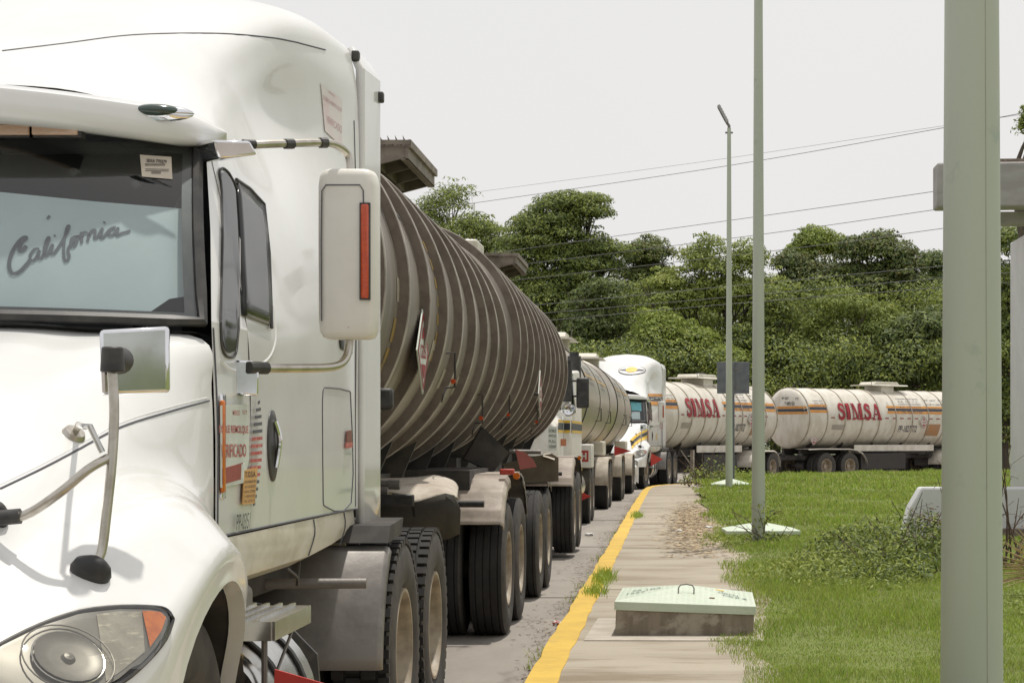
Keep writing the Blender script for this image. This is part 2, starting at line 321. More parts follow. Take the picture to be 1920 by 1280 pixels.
# ------------------------------------------------------------------ aerodynamic conventional tractor
ORG = Vector((-2.54, 4.3, 0))
def V3(*a): return Vector(a)
def zarch(Y):                       # lower edge of the front fender, Y in local metres
    d = Y-1.15
    return .50+sqrt(max(0, .60**2-d*d)) if abs(d) < .585 else .62
def tractor(name, label, loc, rz=0., hero=True, group=None):
    T = thing(name, label, 'truck', loc, rz, group)
    L = lambda Y: Y-4.3
    # ---- hood and fender skin (right-hand half, mirrored)
    R = [  # Y, profile (x,z) from the centre line outwards
      (4.30, [(0,.95),(.38,.94),(.52,.93),(.62,.92),(.72,.90),(.84,.88),(.98,.84),(1.10,.78)]),
      (4.45, [(0,1.18),(.36,1.17),(.52,1.15),(.64,1.12),(.76,1.07),(.88,1.02),(1.02,.97),(1.19,.88)]),
      (4.70, [(0,1.37),(.37,1.355),(.54,1.325),(.66,1.28),(.78,1.22),(.90,1.15),(1.07,1.10),(1.24,.97)]),
      (4.95, [(0,1.505),(.39,1.49),(.56,1.455),(.69,1.41),(.805,1.355),(.93,1.27),(1.10,1.23),(1.265,1.08)]),
      (5.30, [(0,1.655),(.42,1.64),(.60,1.60),(.75,1.55),(.885,1.475),(.99,1.375),(1.15,1.335),(1.285,1.20)]),
      (5.60, [(0,1.765),(.44,1.75),(.62,1.715),(.80,1.66),(.94,1.55),(1.02,1.40),(1.15,1.32),(1.27,1.18)]),
      (5.85, [(0,1.835),(.46,1.82),(.65,1.79),(.90,1.75),(1.01,1.61),(1.05,1.40),(1.13,1.26),(1.235,1.08)]),
      (6.00, [(0,1.87),(.47,1.855),(.69,1.832),(.98,1.80),(1.05,1.635),(1.068,1.40),(1.10,1.22),(1.17,1.02)]),
      (6.125, [(0,1.89),(.48,1.875),(.70,1.85),(1.035,1.822),(1.066,1.65),(1.072,1.40),(1.073,1.22),(1.08,1.02)])]
    rows = loft([[V3(x, L(Y), z) for x, z in pr] for Y, pr in R], 6, 5)
    full = []
    for r in rows:
        p = r[-1]; zb = min(zarch(p.y), p.z-.02) if p.y < 1.72 else .94
        full.append(r+[V3(p.x+.012*(1-k/3 if k<3 else 0), p.y, p.z+(zb-p.z)*k/4) for k in range(1, 5)]+[V3(p.x-.05, p.y, zb-.004)])
    hood = MB(); hood.grid(full); hood.grid(mirror_x(full))
    # nose and bumper face below
    nose = [[V3(x*s, 0-.02*k+(.0 if abs(x)<.9 else .12*(abs(x)-.9)/.25*1.0), z) for x, z in ((0, .95-.2*k), (.4,.94-.2*k), (.8,.90-.2*k), (1.0,.84-.2*k), (1.12,.78-.2*k))] for k in range(4) for s in (1,)]
    hood.grid(nose); hood.grid(mirror_x(nose))
    hood.build('hood', WHITE, T, smooth=50)
    S = Surf([full]); hs = lambda px, py, off=.003: S.px(px, py, ORG, off)
    # inner arch, chassis and steer wheels
    for a_ in (-1.2, .5): MB().lathe([(a_,.605),(a_+.7,.605)], 'X', (0, 1.15, .5), n=20, a0=-.2, a1=pi+.2).build('wheel_arch_liner', DARK, T)
    for s in (1, -1): wheel(T, s*1.03, 1.15, s, dual=False)
    c = MB()
    for s in (1, -1): c.box((s*.42, 3.5, .78), (.09, 6.4, .26))
    c.box((0, 1.0, .75), (1.0, 1.6, .5)).box((0, 3.0, .95), (1.7, 2.4, .16)); c.cyl((-1.0, 1.15, .5), (1.0, 1.15, .5), .06).build('chassis', DARK, T)
    MB().box((0, -.02, .52), (2.2, .22, .30)).build('bumper', WHITE3, T, bevel=.05)
    gb = MB()
    for k in range(7): gb.box((0, -.045, .62+.05*k), (1.1, .05, .022))
    gb.build('grille', CHROME, T)
    # ---- cab: lower front, pillar, greenhouse, sleeper and roof fairing in one skin
    st = [(6.66, [(0,2.74),(.40,2.72),(.66,2.66),(.82,2.60),(.90,2.575),(.915,2.56),(.955,2.4),(1.00,2.2),(1.062,1.88),(1.075,1.5),(1.075,1.19)]),
      (6.95, [(0,2.93),(.40,2.89),(.70,2.77),(.84,2.68),(.90,2.62),(.925,2.57),(.96,2.4),(1.005,2.2),(1.062,1.88),(1.075,1.5),(1.075,1.19)]),
      (7.30, [(0,3.07),(.49,3.04),(.71,2.93),(.81,2.80),(.86,2.70),(.91,2.58),(.965,2.4),(1.015,2.2),(1.065,1.88),(1.078,1.5),(1.078,1.19)]),
      (7.70, [(0,3.24),(.50,3.20),(.73,3.10),(.79,2.95),(.82,2.80),(.88,2.64),(.985,2.42),(1.04,2.2),(1.07,1.88),(1.08,1.5),(1.08,1.19)]),
      (8.10, [(0,3.40),(.52,3.37),(.84,3.285),(.89,3.13),(.865,2.93),(.90,2.76),(1.0,2.5),(1.06,2.2),(1.078,1.88),(1.085,1.5),(1.085,1.19)]),
      (8.45, [(0,3.49),(.55,3.455),(.93,3.35),(1.0,3.18),(.995,2.98),(1.01,2.78),(1.06,2.5),(1.08,2.2),(1.085,1.88),(1.09,1.5),(1.09,1.19)]),
      (8.76, [(0,3.50),(.60,3.45),(1.0,3.325),(1.08,3.19),(1.10,2.97),(1.105,2.78),(1.105,2.5),(1.105,2.2),(1.10,1.88),(1.10,1.5),(1.10,1.19)])]
    zr = (lambda z: z) if hero else (lambda z: z if z < 2.6 else 2.6+(z-2.6)*1.42)
    rows = loft([[V3(x, L(Y), zr(z)) for x, z in pr] for Y, pr in st], 5, 7)
    cab = MB(); cab.grid(rows); cab.grid(mirror_x(rows))
    xs = lambda z: 1.075-.0*(z) if z < 1.5 else (1.075-.013*(z-1.5)/.38 if z < 1.88 else (1.062-.062*(z-1.88)/.32 if z < 2.2 else 1.0-.085*(z-2.2)/.36))
    low = [[V3(xs(z), L(y0+(6.665-y0)*k/5), z) for z in (1.88,1.7,1.5,1.35,1.19)] for y0 in (6.14,) for k in range(6)]
    cab.grid(low); cab.grid(mirror_x(low))
    pil = [[V3(xs(z), L((6.14+.52*(z-1.88)/.68)+(6.665-(6.14+.52*(z-1.88)/.68))*k/4), z) for z in (1.88,2.05,2.2,2.38,2.56)] for k in range(5)]
    cab.grid(pil); cab.grid(mirror_x(pil))
    cab.add([(x, L(8.755), zr(z)) for x, z in ((-1.10,1.19),(1.10,1.19),(1.10,2.97),(1.08,3.19),(1.0,3.325),(.6,3.45),(0,3.50),(-.6,3.45),(-1.0,3.325),(-1.08,3.19),(-1.10,2.97))], [tuple(range(11))])
    cab.build('cab', WHITE, T, smooth=50)
    SS = Surf([rows, low, pil]); sd_ = lambda y, z, off=.003: SS.side(L(y), z, off); cp = lambda px, py, off=.004: SS.px(px, py, ORG, off)
    # lower skirt
    sk = [[V3(x, L(Y), z) for x, z in ((1.078,1.182),(1.085,1.12),(1.06,1.03),(.98,.99),(.5,.98))] for Y in (6.16,6.6,7.2,7.8,8.3,8.76)]
    for i, r in enumerate(sk): 
        dz = (.06,.0,.0,.0,.02,.05)[i]
        for p in r[2:]: p.z += dz
    mb = MB().grid(sk).grid(mirror_x(sk)); mb.box((0, L(6.17), 1.3), (2.0, .03, .6)).box((0, L(8.72), 1.1), (2.1, .03, .2)); mb.build('skirt', WHITED, T)
    # rear extender panels
    ex = []
    for s in (1, -1):
        p = [[V3(s*x, L(Y), z) for Y, x in ((8.775,1.112),(8.80,1.125),(9.10,1.150),(9.115,1.148))] for z in (1.08,1.4,2.0,2.6,zr(3.0),zr(3.20))]
        p.append([V3(s*1.07, L(8.775), zr(3.30)), V3(s*1.08, L(8.80), zr(3.295)), V3(s*1.11, L(9.10), zr(3.275)), V3(s*1.108, L(9.115), zr(3.273))])
        MB().grid(p).build('side_extender', WHITE, T, solid=.03*s if s > 0 else .03, smooth=12)
    if hero:
        for q in ((1.085, L(8.79), 3.255), (1.152, L(9.08), 3.12)): MB().box(q, (.035,.05,.05)).build('fastener', BLACK, T, bevel=.008)
    # seams
    def line(pts, r, m, nm, fn, k=6):
        P = [fn(*q) for q in smooth2(pts, k)]; return MB().tube(P, r, n=6).build(nm, m, T)
    def smooth2(pts, k): return [(p.x, p.y) for p in smooth_path([(a, b, 0) for a, b in pts], k)]
    SEAM = INKG
    if hero: line([(4,96),(120,82),(250,66),(400,63),(500,70),(548,78),(572,84),(610,94)], .0035, SEAM, 'roof_seam', lambda a, b: cp(a, b, .0))
    line([(392,751),(319,771),(225,801),(140,846),(75,880),(0,916)], .0035, SEAM, 'hood_seam', lambda a, b: hs(a, b, .0))
    line([(0,908),(75,872),(140,838),(225,793),(319,763),(388,745)], .0035, WHITE, 'hood_crease', lambda a, b: hs(a, b, -.002))
    mb = MB()
    for pts in ([(6.155,1.86),(6.17,1.6),(6.16,1.2)], [(6.16,1.195),(6.5,1.185),(7.2,1.19),(8.0,1.19),(8.7,1.19)]):
        mb.tube([sd_(*q, .001) for q in smooth2(pts, 5)], .004 if pts[0][0] < 7 else .0025, n=5)
    mb.build('door_seam', SEAM, T)
    for yq in (7.78, 8.5): MB().tube([V3(1.081,L(yq),1.18), V3(1.088,L(yq-.01),1.12), V3(1.066,L(yq-.03),1.035)], .003, n=5, sm=3).build('skirt_seam', SEAM, T)
    MB().tube([sd_(8.70,1.2,.001), sd_(8.70,1.6,.001), sd_(8.71,2.1,.001), sd_(8.72,2.6,.001), sd_(8.72,2.95,.001)], .003, n=5).build('sleeper_seam', SEAM, T)
    # luggage door
    lp = [(8.02,1.72),(8.52,1.72),(8.60,1.66),(8.60,1.22),(8.05,1.22),(7.97,1.3),(7.97,1.66),(8.02,1.72)]
    mb = MB().tube([sd_(*q, .001) for q in smooth2(lp, 3)], .003, n=5); mb.build('luggage_door', SEAM, T)
    # ---- windscreen
    def ws(u, t, off=0.):      # u 0..1 centre to corner, t 0..1 bottom to top
        b = V3(1.035*u, L(5.90+.235*u**2.2), 1.885-.01*u*u); e = V3(.893*u, L(6.40+.25*u**2.2), 2.62-.06*u*u)
        p = b.lerp(e, t)+V3(0, -.035*sin(pi*t)*(1), .02*sin(pi*t)); return p+V3(.3*u, -.78, .55).normalized()*off
    g = [[ws(i/12, j/8) for i in range(13)] for j in range(9)]
    MB().grid(g).grid(mirror_x(g)).build('windshield', GLASS, T, smooth=60)
    mb = MB()
    for s in (1, -1):
        e = [ws(i/12, .0, .004) for i in range(13)]+[ws(1, j/8, .004) for j in range(1, 9)]+[ws(i/12, 1, .004) for i in range(11, -1, -1)]
        mb.tube([V3(p.x*s, p.y, p.z) for p in e], .019, n=6)
    mb.build('windshield_seal', BLACK, T)
    fr = MB()                           # printed black border inside the glass
    for a, b in (((0,0),(.0,.07)),):
        pass
    for s in (1, -1):
        def q(u, t): p = ws(u, t, -.006); p.x *= s; return p
        fr.grid([[q(i/12, t) for i in range(13)] for t in (0, .045)])
        fr.grid([[q(i/12, t) for i in range(13)] for t in (.80+.0, .9, 1)] if False else [[q(i/16, (.86 if i < 13 else .86-.0*(i-12))) for i in range(17)], [q(i/16, 1) for i in range(17)]])
        fr.grid([[q(u, j/10) for j in range(11)] for u in (.952, 1)])
    fr.build('windshield_border', BLACK, T)
    ins = MB(); ins.box((0, L(6.75), 1.78), (1.9, .8, .16)).box((0, L(7.75), 2.0), (1.5, .05, 1.3)).box((0, L(7.4), 1.45), (1.95, 2.2, .05))
    ins.box((.45, L(7.25), 1.95), (.5,.14,.8)).box((-.45, L(7.25), 1.95), (.5,.14,.8))
    ins.build('interior', INTER, T)
    MB().lathe([(-.014,.20),(0,.214),(.014,.20),(0,.186),(-.014,.20)], 'Y', n=28).build('steering_wheel', BLACK, T, loc=(.5, L(6.62), 1.98))
    # rounded-off cowl panel
    cw = [[V3(x, L(y)+.0, z) for x, y, z in ((0,5.9,1.868),(.4,5.92,1.862),(.8,6.03,1.85),(1.02,6.12,1.845))], [V3(x, L(y), z) for x, y, z in ((0,6.2,1.80),(.4,6.2,1.80),(.8,6.3,1.80),(1.02,6.35,1.80))]]
    MB().grid(cw).grid(mirror_x(cw)).build('cowl', BLACK, T)
    if hero:
        pass
    # ---- sun visor
    vr = []
    for i in range(17):
        u = i/16; x = .97*u; y = L(6.14+.40*u**2.4); zt = 2.665-.065*u**1.5; h = .125-.03*u**3
        if i == 16: y += .06
        tap = 1 if i < 15 else (.85 if i == 15 else .45)
        c_ = zt-h/2
        vr.append([V3(x, y+.20, c_+.10*tap*.6+.0), V3(x, y+.06, c_+.066*tap), V3(x, y, c_+.045*tap), V3(x-.0, y-.012, c_), V3(x, y, c_-.045*tap), V3(x, y+.03, c_-.062*tap), V3(x, y+.14, c_-.055*tap)])
    vr.append([V3(.99, L(6.66), 2.565)]*7)
    vs = MB().grid(vr).grid(mirror_x(vr)); vs.build('sun_visor', WHITE, T, smooth=50)
    SV = Surf([vr]); vp = lambda a, b, off=.003: SV.px(a, b, ORG, off)
    if hero:
        p = vp(297, 213, .0); mb = MB().grid([[p+V3(cos(a)*.115*k, -.02*(1-k)-.004+.035*cos(a)*k*.6, sin(a)*.024*k+.0*k) for a in [2*pi*i/20 for i in range(21)]] for k in (1, .8, .5, 0)])
        mb.build('marker_base', CHROME, T, solid=.006)
        MB().grid([[p+V3(cos(a)*.072*k+.0, -.034*sqrt(1-k*k*.95)-.006+.018*cos(a)*k, sin(a)*.022*k+.008) for a in [2*pi*i/20 for i in range(21)]] for k in (1, .9, .7, .4, 0)]).build('marker_lamp', DGREEN, T)
        for x0, x1 in ((62,150),(-30,60),(-130,-34)):
            a, b = W(x0, 245, 6.30)-ORG, W(x1, 246, 6.32)-ORG; mb = MB().box((a+b)/2, ((b-a).length, .05, .034)); mb.build('visor_lamp', mat('visor_lamp_lens', (.55,.40,.30), .25, c2=(.5,.33,.22), scale=40, stretch=(1,1,8)), T, bevel=.004)
            MB().box((a+b)/2+V3(0,.012,.0), ((b-a).length+.02, .05, .048)).build('lamp_housing', BLACK, T)
    # ---- side glass
    mb = MB(); strip(mb, lambda y, z: sd_(y, z, .006), [(6.69,2.34),(6.71,2.42),(6.79,2.45),(6.88,2.43),(6.915,2.36)], [(6.25,1.90),(6.27,1.81),(6.34,1.785),(6.44,1.80),(6.50,1.88)], 10, 10)
    mb.build('vent_window', GLASSD, T, smooth=60)
    mb = MB(); strip(mb, lambda y, z: sd_(y, z, .012), [(6.95,2.43),(7.15,2.425),(7.33,2.39)], [(6.60,1.93),(6.80,1.925),(7.03,1.92)], 8, 10)
    mb.build('window_deflector', GLASSG, T, solid=.01)
    mb = MB()
    o_ = [(6.25,1.88),(6.45,2.1),(6.68,2.36),(6.71,2.43),(6.79,2.46),(6.89,2.44),(6.925,2.36),(6.70,2.1),(6.51,1.88),(6.45,1.79),(6.34,1.775),(6.26,1.80),(6.25,1.88)]
    mb.tube([sd_(y, z, .004) for y, z in smooth2(o_, 3)], .0045, n=6)
    mb.tube([sd_(y, z, .008) for y, z in [(6.94,2.44),(7.15,2.435),(7.34,2.40),(7.22,2.2),(7.04,1.91)]], .0065, n=6)
    mb.build('window_frame', BLACK, T)
    mb = MB(); mb.tube([sd_(*q, -.006) for q in smooth2([(6.24,1.76),(6.40,1.735),(6.62,1.745),(6.95,1.79),(7.12,1.87),(7.16,2.0)], 6)], .009, n=8); mb.build('door_crease', WHITE, T)
    mb = MB(); strip(mb, lambda y, z: sd_(y, z, .006), [(8.30,2.06),(8.62,2.05)], [(8.38,1.90),(8.62,1.885)], 3, 3); mb.build('sleeper_window', GLASSD, T)
    # door handle
    mb = MB(); e = [(7.0+.085*cos(a), 1.48+.13*sin(a)+(.0)) for a in [2*pi*i/24 for i in range(25)]]
    ctr = sd_(7.0, 1.48, .012); mb.grid([[ctr.lerp(sd_(y, z, .006), k) for y, z in e] for k in (0.001, .8, 1)]); mb.build('door_handle', BLACK, T, solid=.012)
    MB().tube([sd_(7.0, 1.57, .012), sd_(7.02, 1.50, .024), sd_(7.01, 1.40, .012)], .010, n=8, sm=4).build('handle_lever', CHROME, T)
    # amber lamp at the cowl
    MB().box((1.084, L(6.20), 1.48), (.016, .035, .30)).build('turn_signal', AMBER, T, bevel=.01)
    MB().box((1.078, L(6.225), 1.48), (.012, .06, .34)).build('signal_bracket', CHROME, T, bevel=.006)
    # ---- headlights
    ho_t = [(-70,1262),(-40,1235),(0,1211),(75,1174),(150,1149),(225,1140),(290,1141),(311,1147),(320,1160)]; ho_b = [(-70,1262),(-45,1335),(60,1340),(150,1314),(222,1280),(272,1238),(306,1197),(320,1160)]
    def shrink(pl, k): return [(130+(a-130)*k, 1238+(b-1238)*k) for a, b in pl]
    for s in (1, -1):
        hl = sub('headlight', T)
        def hp(a, b, off): p = hs(a, b, off); p.x *= s; return p
        mb = MB(); strip(mb, lambda a, b: hp(a, b, .004), ho_t, ho_b, 30, 12); mb.build('bezel', BLACK, hl)
        mb = MB(); strip(mb, lambda a, b: hp(a, b, .008), shrink(ho_t, .95), shrink(ho_b, .95), 30, 12); mb.build('reflector', REFL, hl)
        mb = MB(); strip(mb, lambda a, b: hp(a, b, .010), [(178,1156),(215,1150),(262,1150)], [(196,1282),(225,1262),(268,1226)], 14, 10); mb.build('side_bowl', REFB, hl)
        mb = MB(); strip(mb, lambda a, b: hp(a, b, .012), [(262,1150),(280,1150),(296,1152),(307,1162)], [(277,1218),(284,1208),(298,1188),(307,1162)], 10, 6); mb.build('amber_reflector', AMBER, hl)
        c0 = hs(118,1244,.016); n_ = (hs(118,1244,.1)-hs(118,1244,0)).normalized(); c0 = hs(125,1240,.014); a_ = n_.orthogonal().normalized(); b_ = n_.cross(a_)
        def ring(cc, r, rr, m, nm):
            P = [cc+(a_*cos(t)+b_*sin(t))*r for t in [2*pi*i/32 for i in range(33)]]
            for p in P: p.x *= s
            return MB().tube(P, rr, n=6, caps=False).build(nm, m, hl)
        ring(c0, .086, .0025, ALU, 'projector_ring')
        d_ = [[V3((c0+(a_*cos(t)+b_*sin(t))*r+n_*h_).x*s, (c0+(a_*cos(t)+b_*sin(t))*r+n_*h_).y, (c0+(a_*cos(t)+b_*sin(t))*r+n_*h_).z) for t in [2*pi*i/24 for i in range(25)]] for r, h_ in ((.083,.006),(.070,.0),(.045,-.002),(.018,-.003),(.012,.006),(.0,.008))]
        MB().grid(d_).build('projector', BOWL, hl)
        c1 = hs(205,1190,.014)
        ring(c0, .110, .002, REFL, 'reflector_ring')
        mb = MB(); strip(mb, lambda a, b: hp(a, b, .006+.022*sin(pi*min(1, max(0, (a+70)/390)))**.5), shrink(ho_t, .97), shrink(ho_b, .97), 30, 14); mb.build('lens', LENS, hl, smooth=60)
        E = [hp(a, b, .006) for a, b in smooth2(ho_t, 3)]+[hp(a, b, .006) for a, b in smooth2(ho_b, 3)][::-1]
        MB().tube(E, .006, n=6).build('gasket', BLACK, hl)
    # ---- side mirrors
    def side_mirror(s):
        m_ = sub('side_mirror', T)
        f_ = lambda v: V3(v.x*s, v.y, v.z)
        def w(a, b, Y): return f_(W(a, b, Y)-ORG)
        rr = []
        for z, k in ((1.860,.70),(1.866,.86),(1.885,.95),(1.93,.99),(2.2,1.0),(2.40,1.0),(2.435,.96),(2.453,.88),(2.460,.72)):
            ring_ = []
            for i in range(25):
                a = 2*pi*i/24; cx_, cy_ = cos(a), sin(a)
                x = .104*k*math.copysign(abs(cx_)**.33, cx_); y = .075*k*math.copysign(abs(cy_)**.5, cy_)
                ring_.append(f_(V3((655-XV)*6.85/F+2.54+x, 6.85-4.3+y, z+ (.0))))
            rr.append(ring_)
        c_ = f_(V3((655-XV)*6.85/F+2.54, 2.55, 1.858)); rr.insert(0, [c_]*25); c_ = f_(V3((655-XV)*6.85/F+2.54, 2.55, 2.46)); rr.append([c_]*25)
        MB().grid(rr).build('mirror_housing', SPECK, m_, smooth=60)
        cx0 = (684-XV)*6.77/F+2.54
        xm_, zt_, zb_ = (655-XV)*6.85/F+2.54, 2.40, 1.92
        MB().tube([(s*(xm_+a), 6.85-4.3-.0755, z) for a, z in ((-.085,zb_),(-.086,2.2),(-.084,zt_-.02),(-.07,zt_),(.05,zt_),(.062,zt_-.02),(.064,2.2))], .0025, n=5).build('housing_seam', INKG, m_)
        MB().box((s*cx0, 6.775-4.3, 1.5+354*6.77/F), (.031, .022, .335)).build('mirror_reflector', REDL, m_, bevel=.008)
        MB().box((s*cx0, 6.775-4.3+.004, 1.5+354*6.77/F), (.037, .022, .342)).build('reflector_frame', BLACK, m_)
        MB().tube([w(470,272,6.55), w(520,270,6.62), w(600,268,6.75), w(630,272,6.8), w(652,290,6.85), w(657,322,6.85)], .014, n=10, sm=5).build('upper_arm', STEEL, m_)
        MB().tube([w(480,690,6.5), w(560,690,6.62), w(620,688,6.75), w(645,676,6.82), w(654,650,6.85), w(655,620,6.85)], .0155, n=10, sm=5).build('lower_arm', STEEL, m_)
        for p_, q_, r_ in ((w(534,270,6.64), w(549,270,6.67), .018), (w(600,268,6.75), w(612,268,6.77), .019), (w(466,689,6.46), w(500,690,6.53), .0215), (w(455,270,6.53), w(478,271,6.56), .016)): MB().tube([p_, q_], r_, n=10).build('arm_clamp', BLACK, m_)
        MB().prism([w(402,262,6.45), w(470,264,6.50), w(484,290,6.52), w(410,299,6.47)], (-.09*s, .10, 0)).build('upper_bracket', CHROME, m_, bevel=.008)
        MB().prism([w(439,674,6.46), w(478,676,6.47), w(487,690,6.48), w(486,742,6.48), w(440,741,6.46)], (-.06*s, .08, 0)).build('lower_bracket', CHROME, m_, bevel=.008)
    side_mirror(1); side_mirror(-1)
    # ---- fender mirror on its stalk
    def hood_mirror(s):
        m_ = sub('fender_mirror', T); f_ = lambda v: V3(v.x*s, v.y, v.z)
        foot = hs(172,1074,.0); foot2 = hs(-15,970,.0)
        Yf = foot.y+4.3
        w = lambda a, b, Y: W(a, b, Y)-ORG
        P = [foot+V3(.0,0,.02), w(190,1035,Yf+.02), w(200,960,Yf+.03), w(210,860,Yf+.04), w(214,770,Yf+.05), w(210,690,Yf+.06)]
        MB().tube([f_(p) for p in P], .0125, n=12, sm=5).build('stalk', STEEL, m_)
        Y2 = foot2.y+4.3-.06
        Q = [w(-15,972,Y2), w(45,966,Y2+.0), w(110,925,Y2*.6+Yf*.4-.02), w(165,880,Y2*.25+Yf*.75), w(203,858,Yf+.04)]
        MB().tube([f_(p) for p in Q], .012, n=12, sm=5).build('brace_tube', STEEL, m_)
        for c_, rx in ((foot, .056), (foot2, .05)):
            g_ = [[f_(hs_off(c_, rx*k*cos(t), rx*k*sin(t)*.75, hh)) for t in [2*pi*i/20 for i in range(21)]] for k, hh in ((1.02,-.01),(1,.012),(.8,.032),(.5,.044),(.3,.05),(0,.05))]
            MB().grid(g_).build('rubber_foot', BLACK, m_, smooth=60)
        MB().tube([f_(w(-10,971,Y2)), f_(w(38,967,Y2))], .02, n=12).build('tube_sleeve', BLACK, m_)
        YM = Yf+.16
        a, b, c_, d = w(186,618,YM-.045), w(317,611,YM+.03), w(318,735,YM+.03), w(190,742,YM-.045)
        MB().prism([f_(p) for p in (a, b, c_, d)], (-.012*s, .055, 0)).build('mirror_shell', CHROME, m_, bevel=.010)
        ctr = w(211,672,Yf+.06); MB().cyl(f_(ctr+V3(0,0,-.035)), f_(ctr+V3(0,0,.03)), .031, .027, n=16).cyl(f_(ctr+V3(0,0,.0)), f_(w(226,676,YM-.02)), .026, .036, n=16).build('ball_joint', BLACK, m_, bevel=.005)
        dp = hs(138,815,.0); nn = (hs(138,815,.05)-dp).normalized()
        MB().cyl(f_(dp), f_(dp+nn*.014), .034, .028, n=20).cyl(f_(dp+nn*.01), f_(dp+nn*.04), .010, n=10).build('brace_plate', STEEL, m_)
        MB().tube([f_(dp+nn*.035), f_(w(160,800,4.86)), f_(w(168,798,4.85)), f_(w(192,848,Yf+.03))], .008, n=8).build('brace_link', ALU, m_)
    def hs_off(c_, du, dv, h):
        p, n, i, d = S.t.find_nearest(c_+V3(du, dv*.6, dv*.5))
        if n.z < 0: n = -n
        return p+n*h
    hood_mirror(1); hood_mirror(-1)
    # ---- step, tank, steps under the cab
    MB().cyl((.96, L(6.12), .58), (.96, L(6.86), .58), .31, n=40).build('fuel_tank', ALU, T, bevel=.03)
    mb = MB()
    for y in (6.32, 6.66): MB().lathe([(-.018,.312),(-.018,.320),(.018,.320),(.018,.312)], 'Y', (.96, L(y), .58), n=40).build('tank_strap', BLACK, T)
    if hero:
        st_ = MB().box((1.15, L(6.34), .925), (.25,.60,.010)).box((1.28, L(6.34), .900), (.012,.60,.06)).box((1.15, L(6.035), .900), (.25,.012,.06))
        for k in range(5): st_.box((1.05+.045*k, L(6.34), .934), (.012,.58,.012))
        st_.build('step', ALU, T)
        MB().tube([(1.24,L(6.1),.9),(1.24,L(6.1),.5)], .010, n=8).tube([(1.27,L(6.45),.89),(1.18,L(6.2),.55)], .006, n=6).build('step_strut', GREYM, T)
        MB().prism([(1.02,L(6.9),.92),(1.08,L(6.95),.90),(1.24,L(7.0),.72),(1.25,L(7.0),.60),(1.02,L(6.95),.60)], (0,.02,0)).build('tank_bracket', BLACK, T)
        MB().prism([(.72,L(6.5),1.0),(.76,L(6.5),1.03),(.98,L(6.5),1.03),(1.04,L(6.5),.97),(1.04,L(6.5),.88),(.72,L(6.5),.88)], (0,.35,0)).build('battery_box', GREYM, T, bevel=.01)
        MB().prism([W(515,1254,6.0)-ORG, W(640,1290,6.0)-ORG, W(640,1330,6.0)-ORG, W(512,1330,6.0)-ORG], (0,.01,0)).build('flag', REDF, T)
        MB().tube([(.2, L(7.9), .905), (1.26, L(8.0), .905)], .022, n=14).build('flap_tube', GREYM, T)
        MB().tube([(1.0,L(7.9),1.0),(1.05,L(7.6),.93),(1.09,L(7.4),.97),(1.09,L(7.2),1.02)], .006, n=6, sm=4).build('air_hose', BLACK, T)
    else:
        MB().box((1.1, L(5.9), .6), (.25,.3,.04)).build('step', ALU, T)
        MB().prism([(1.2,L(5.95),1.0),(1.2,L(6.0),.62),(1.5,L(6.35),.82)], (0,.01,0)).build('flag', REDF, T)
    # rear fenders, drive axles
    for s in (1, -1):
        rr = []
        for k in range(13):
            a = radians(134+3.9*k); q = .72+.05*k/12; rr.append([V3(s*x, L(9.12)+cos(a)*(q-d), .51+sin(a)*(q-d)) for x, d in ((.50,0),(.9,0),(1.245,0),(1.262,.012),(1.27,.04))])
        MB().grid(rr).build('fender', GREYM, T, solid=.006*s, smooth=50)
        MB().prism([(s*.62,L(8.60),1.04),(s*1.262,L(8.60),1.04),(s*1.262,L(8.66),1.115),(s*.62,L(8.66),1.115)], (0,.42,.02)).build('fender_top', DARK, T)
    axle(T, L(9.12), lugs=True); axle(T, L(10.30), lugs=True)
    for s in (1, -1): MB().box((s*.3, L(9.9), .95), (.12, 3.0, .2)).build('rear_frame', DARK, T)
    MB().lathe([(1.0,.48),(1.06,.5),(1.10,.45),(1.10,0)], 'Z', (0, L(9.7), 0), n=30).build('fifth_wheel', DARK, T)
    T['_'] = 0; del T['_']
    return T, dict(hs=hs, cp=cp, sd=sd_, ws=ws, L=L)
# ------------------------------------------------------------------ tank trailers
def tank_arc(R, zc, a0, a1, y0, y1, nu=14, nv=6):      # patch on the tank wall, angle 0 = +x side, pi/2 = top
    return [[V3(R*cos(a0+(a1-a0)*i/nu), y0+(y1-y0)*j/nv, zc+R*sin(a0+(a1-a0)*i/nu)) for i in range(nu+1)] for j in range(nv+1)]
def tank_text(mb, body, R, zc, y, z, w, h, flip=1, geo=None, **kw):   # lettering wrapped round the +x wall, reading towards +y
    vs, fs, asp = geo or text_geo(body, **kw); sx = w/asp
    vs2, fs2 = slice_geo([Vector((v.x*sx, v.y*h, v.z)) for v in vs], fs, .07, 1) if h > .15 else ([Vector((v.x*sx, v.y*h, 0)) for v in vs], fs)
    a = math.asin(max(-1, min(1, (z-zc)/R)))
    mb.add([V3((R+v.z)*cos(a+v.y/R), y+v.x*flip, zc+(R+v.z)*sin(a+v.y/R)) for v in vs2], fs2)
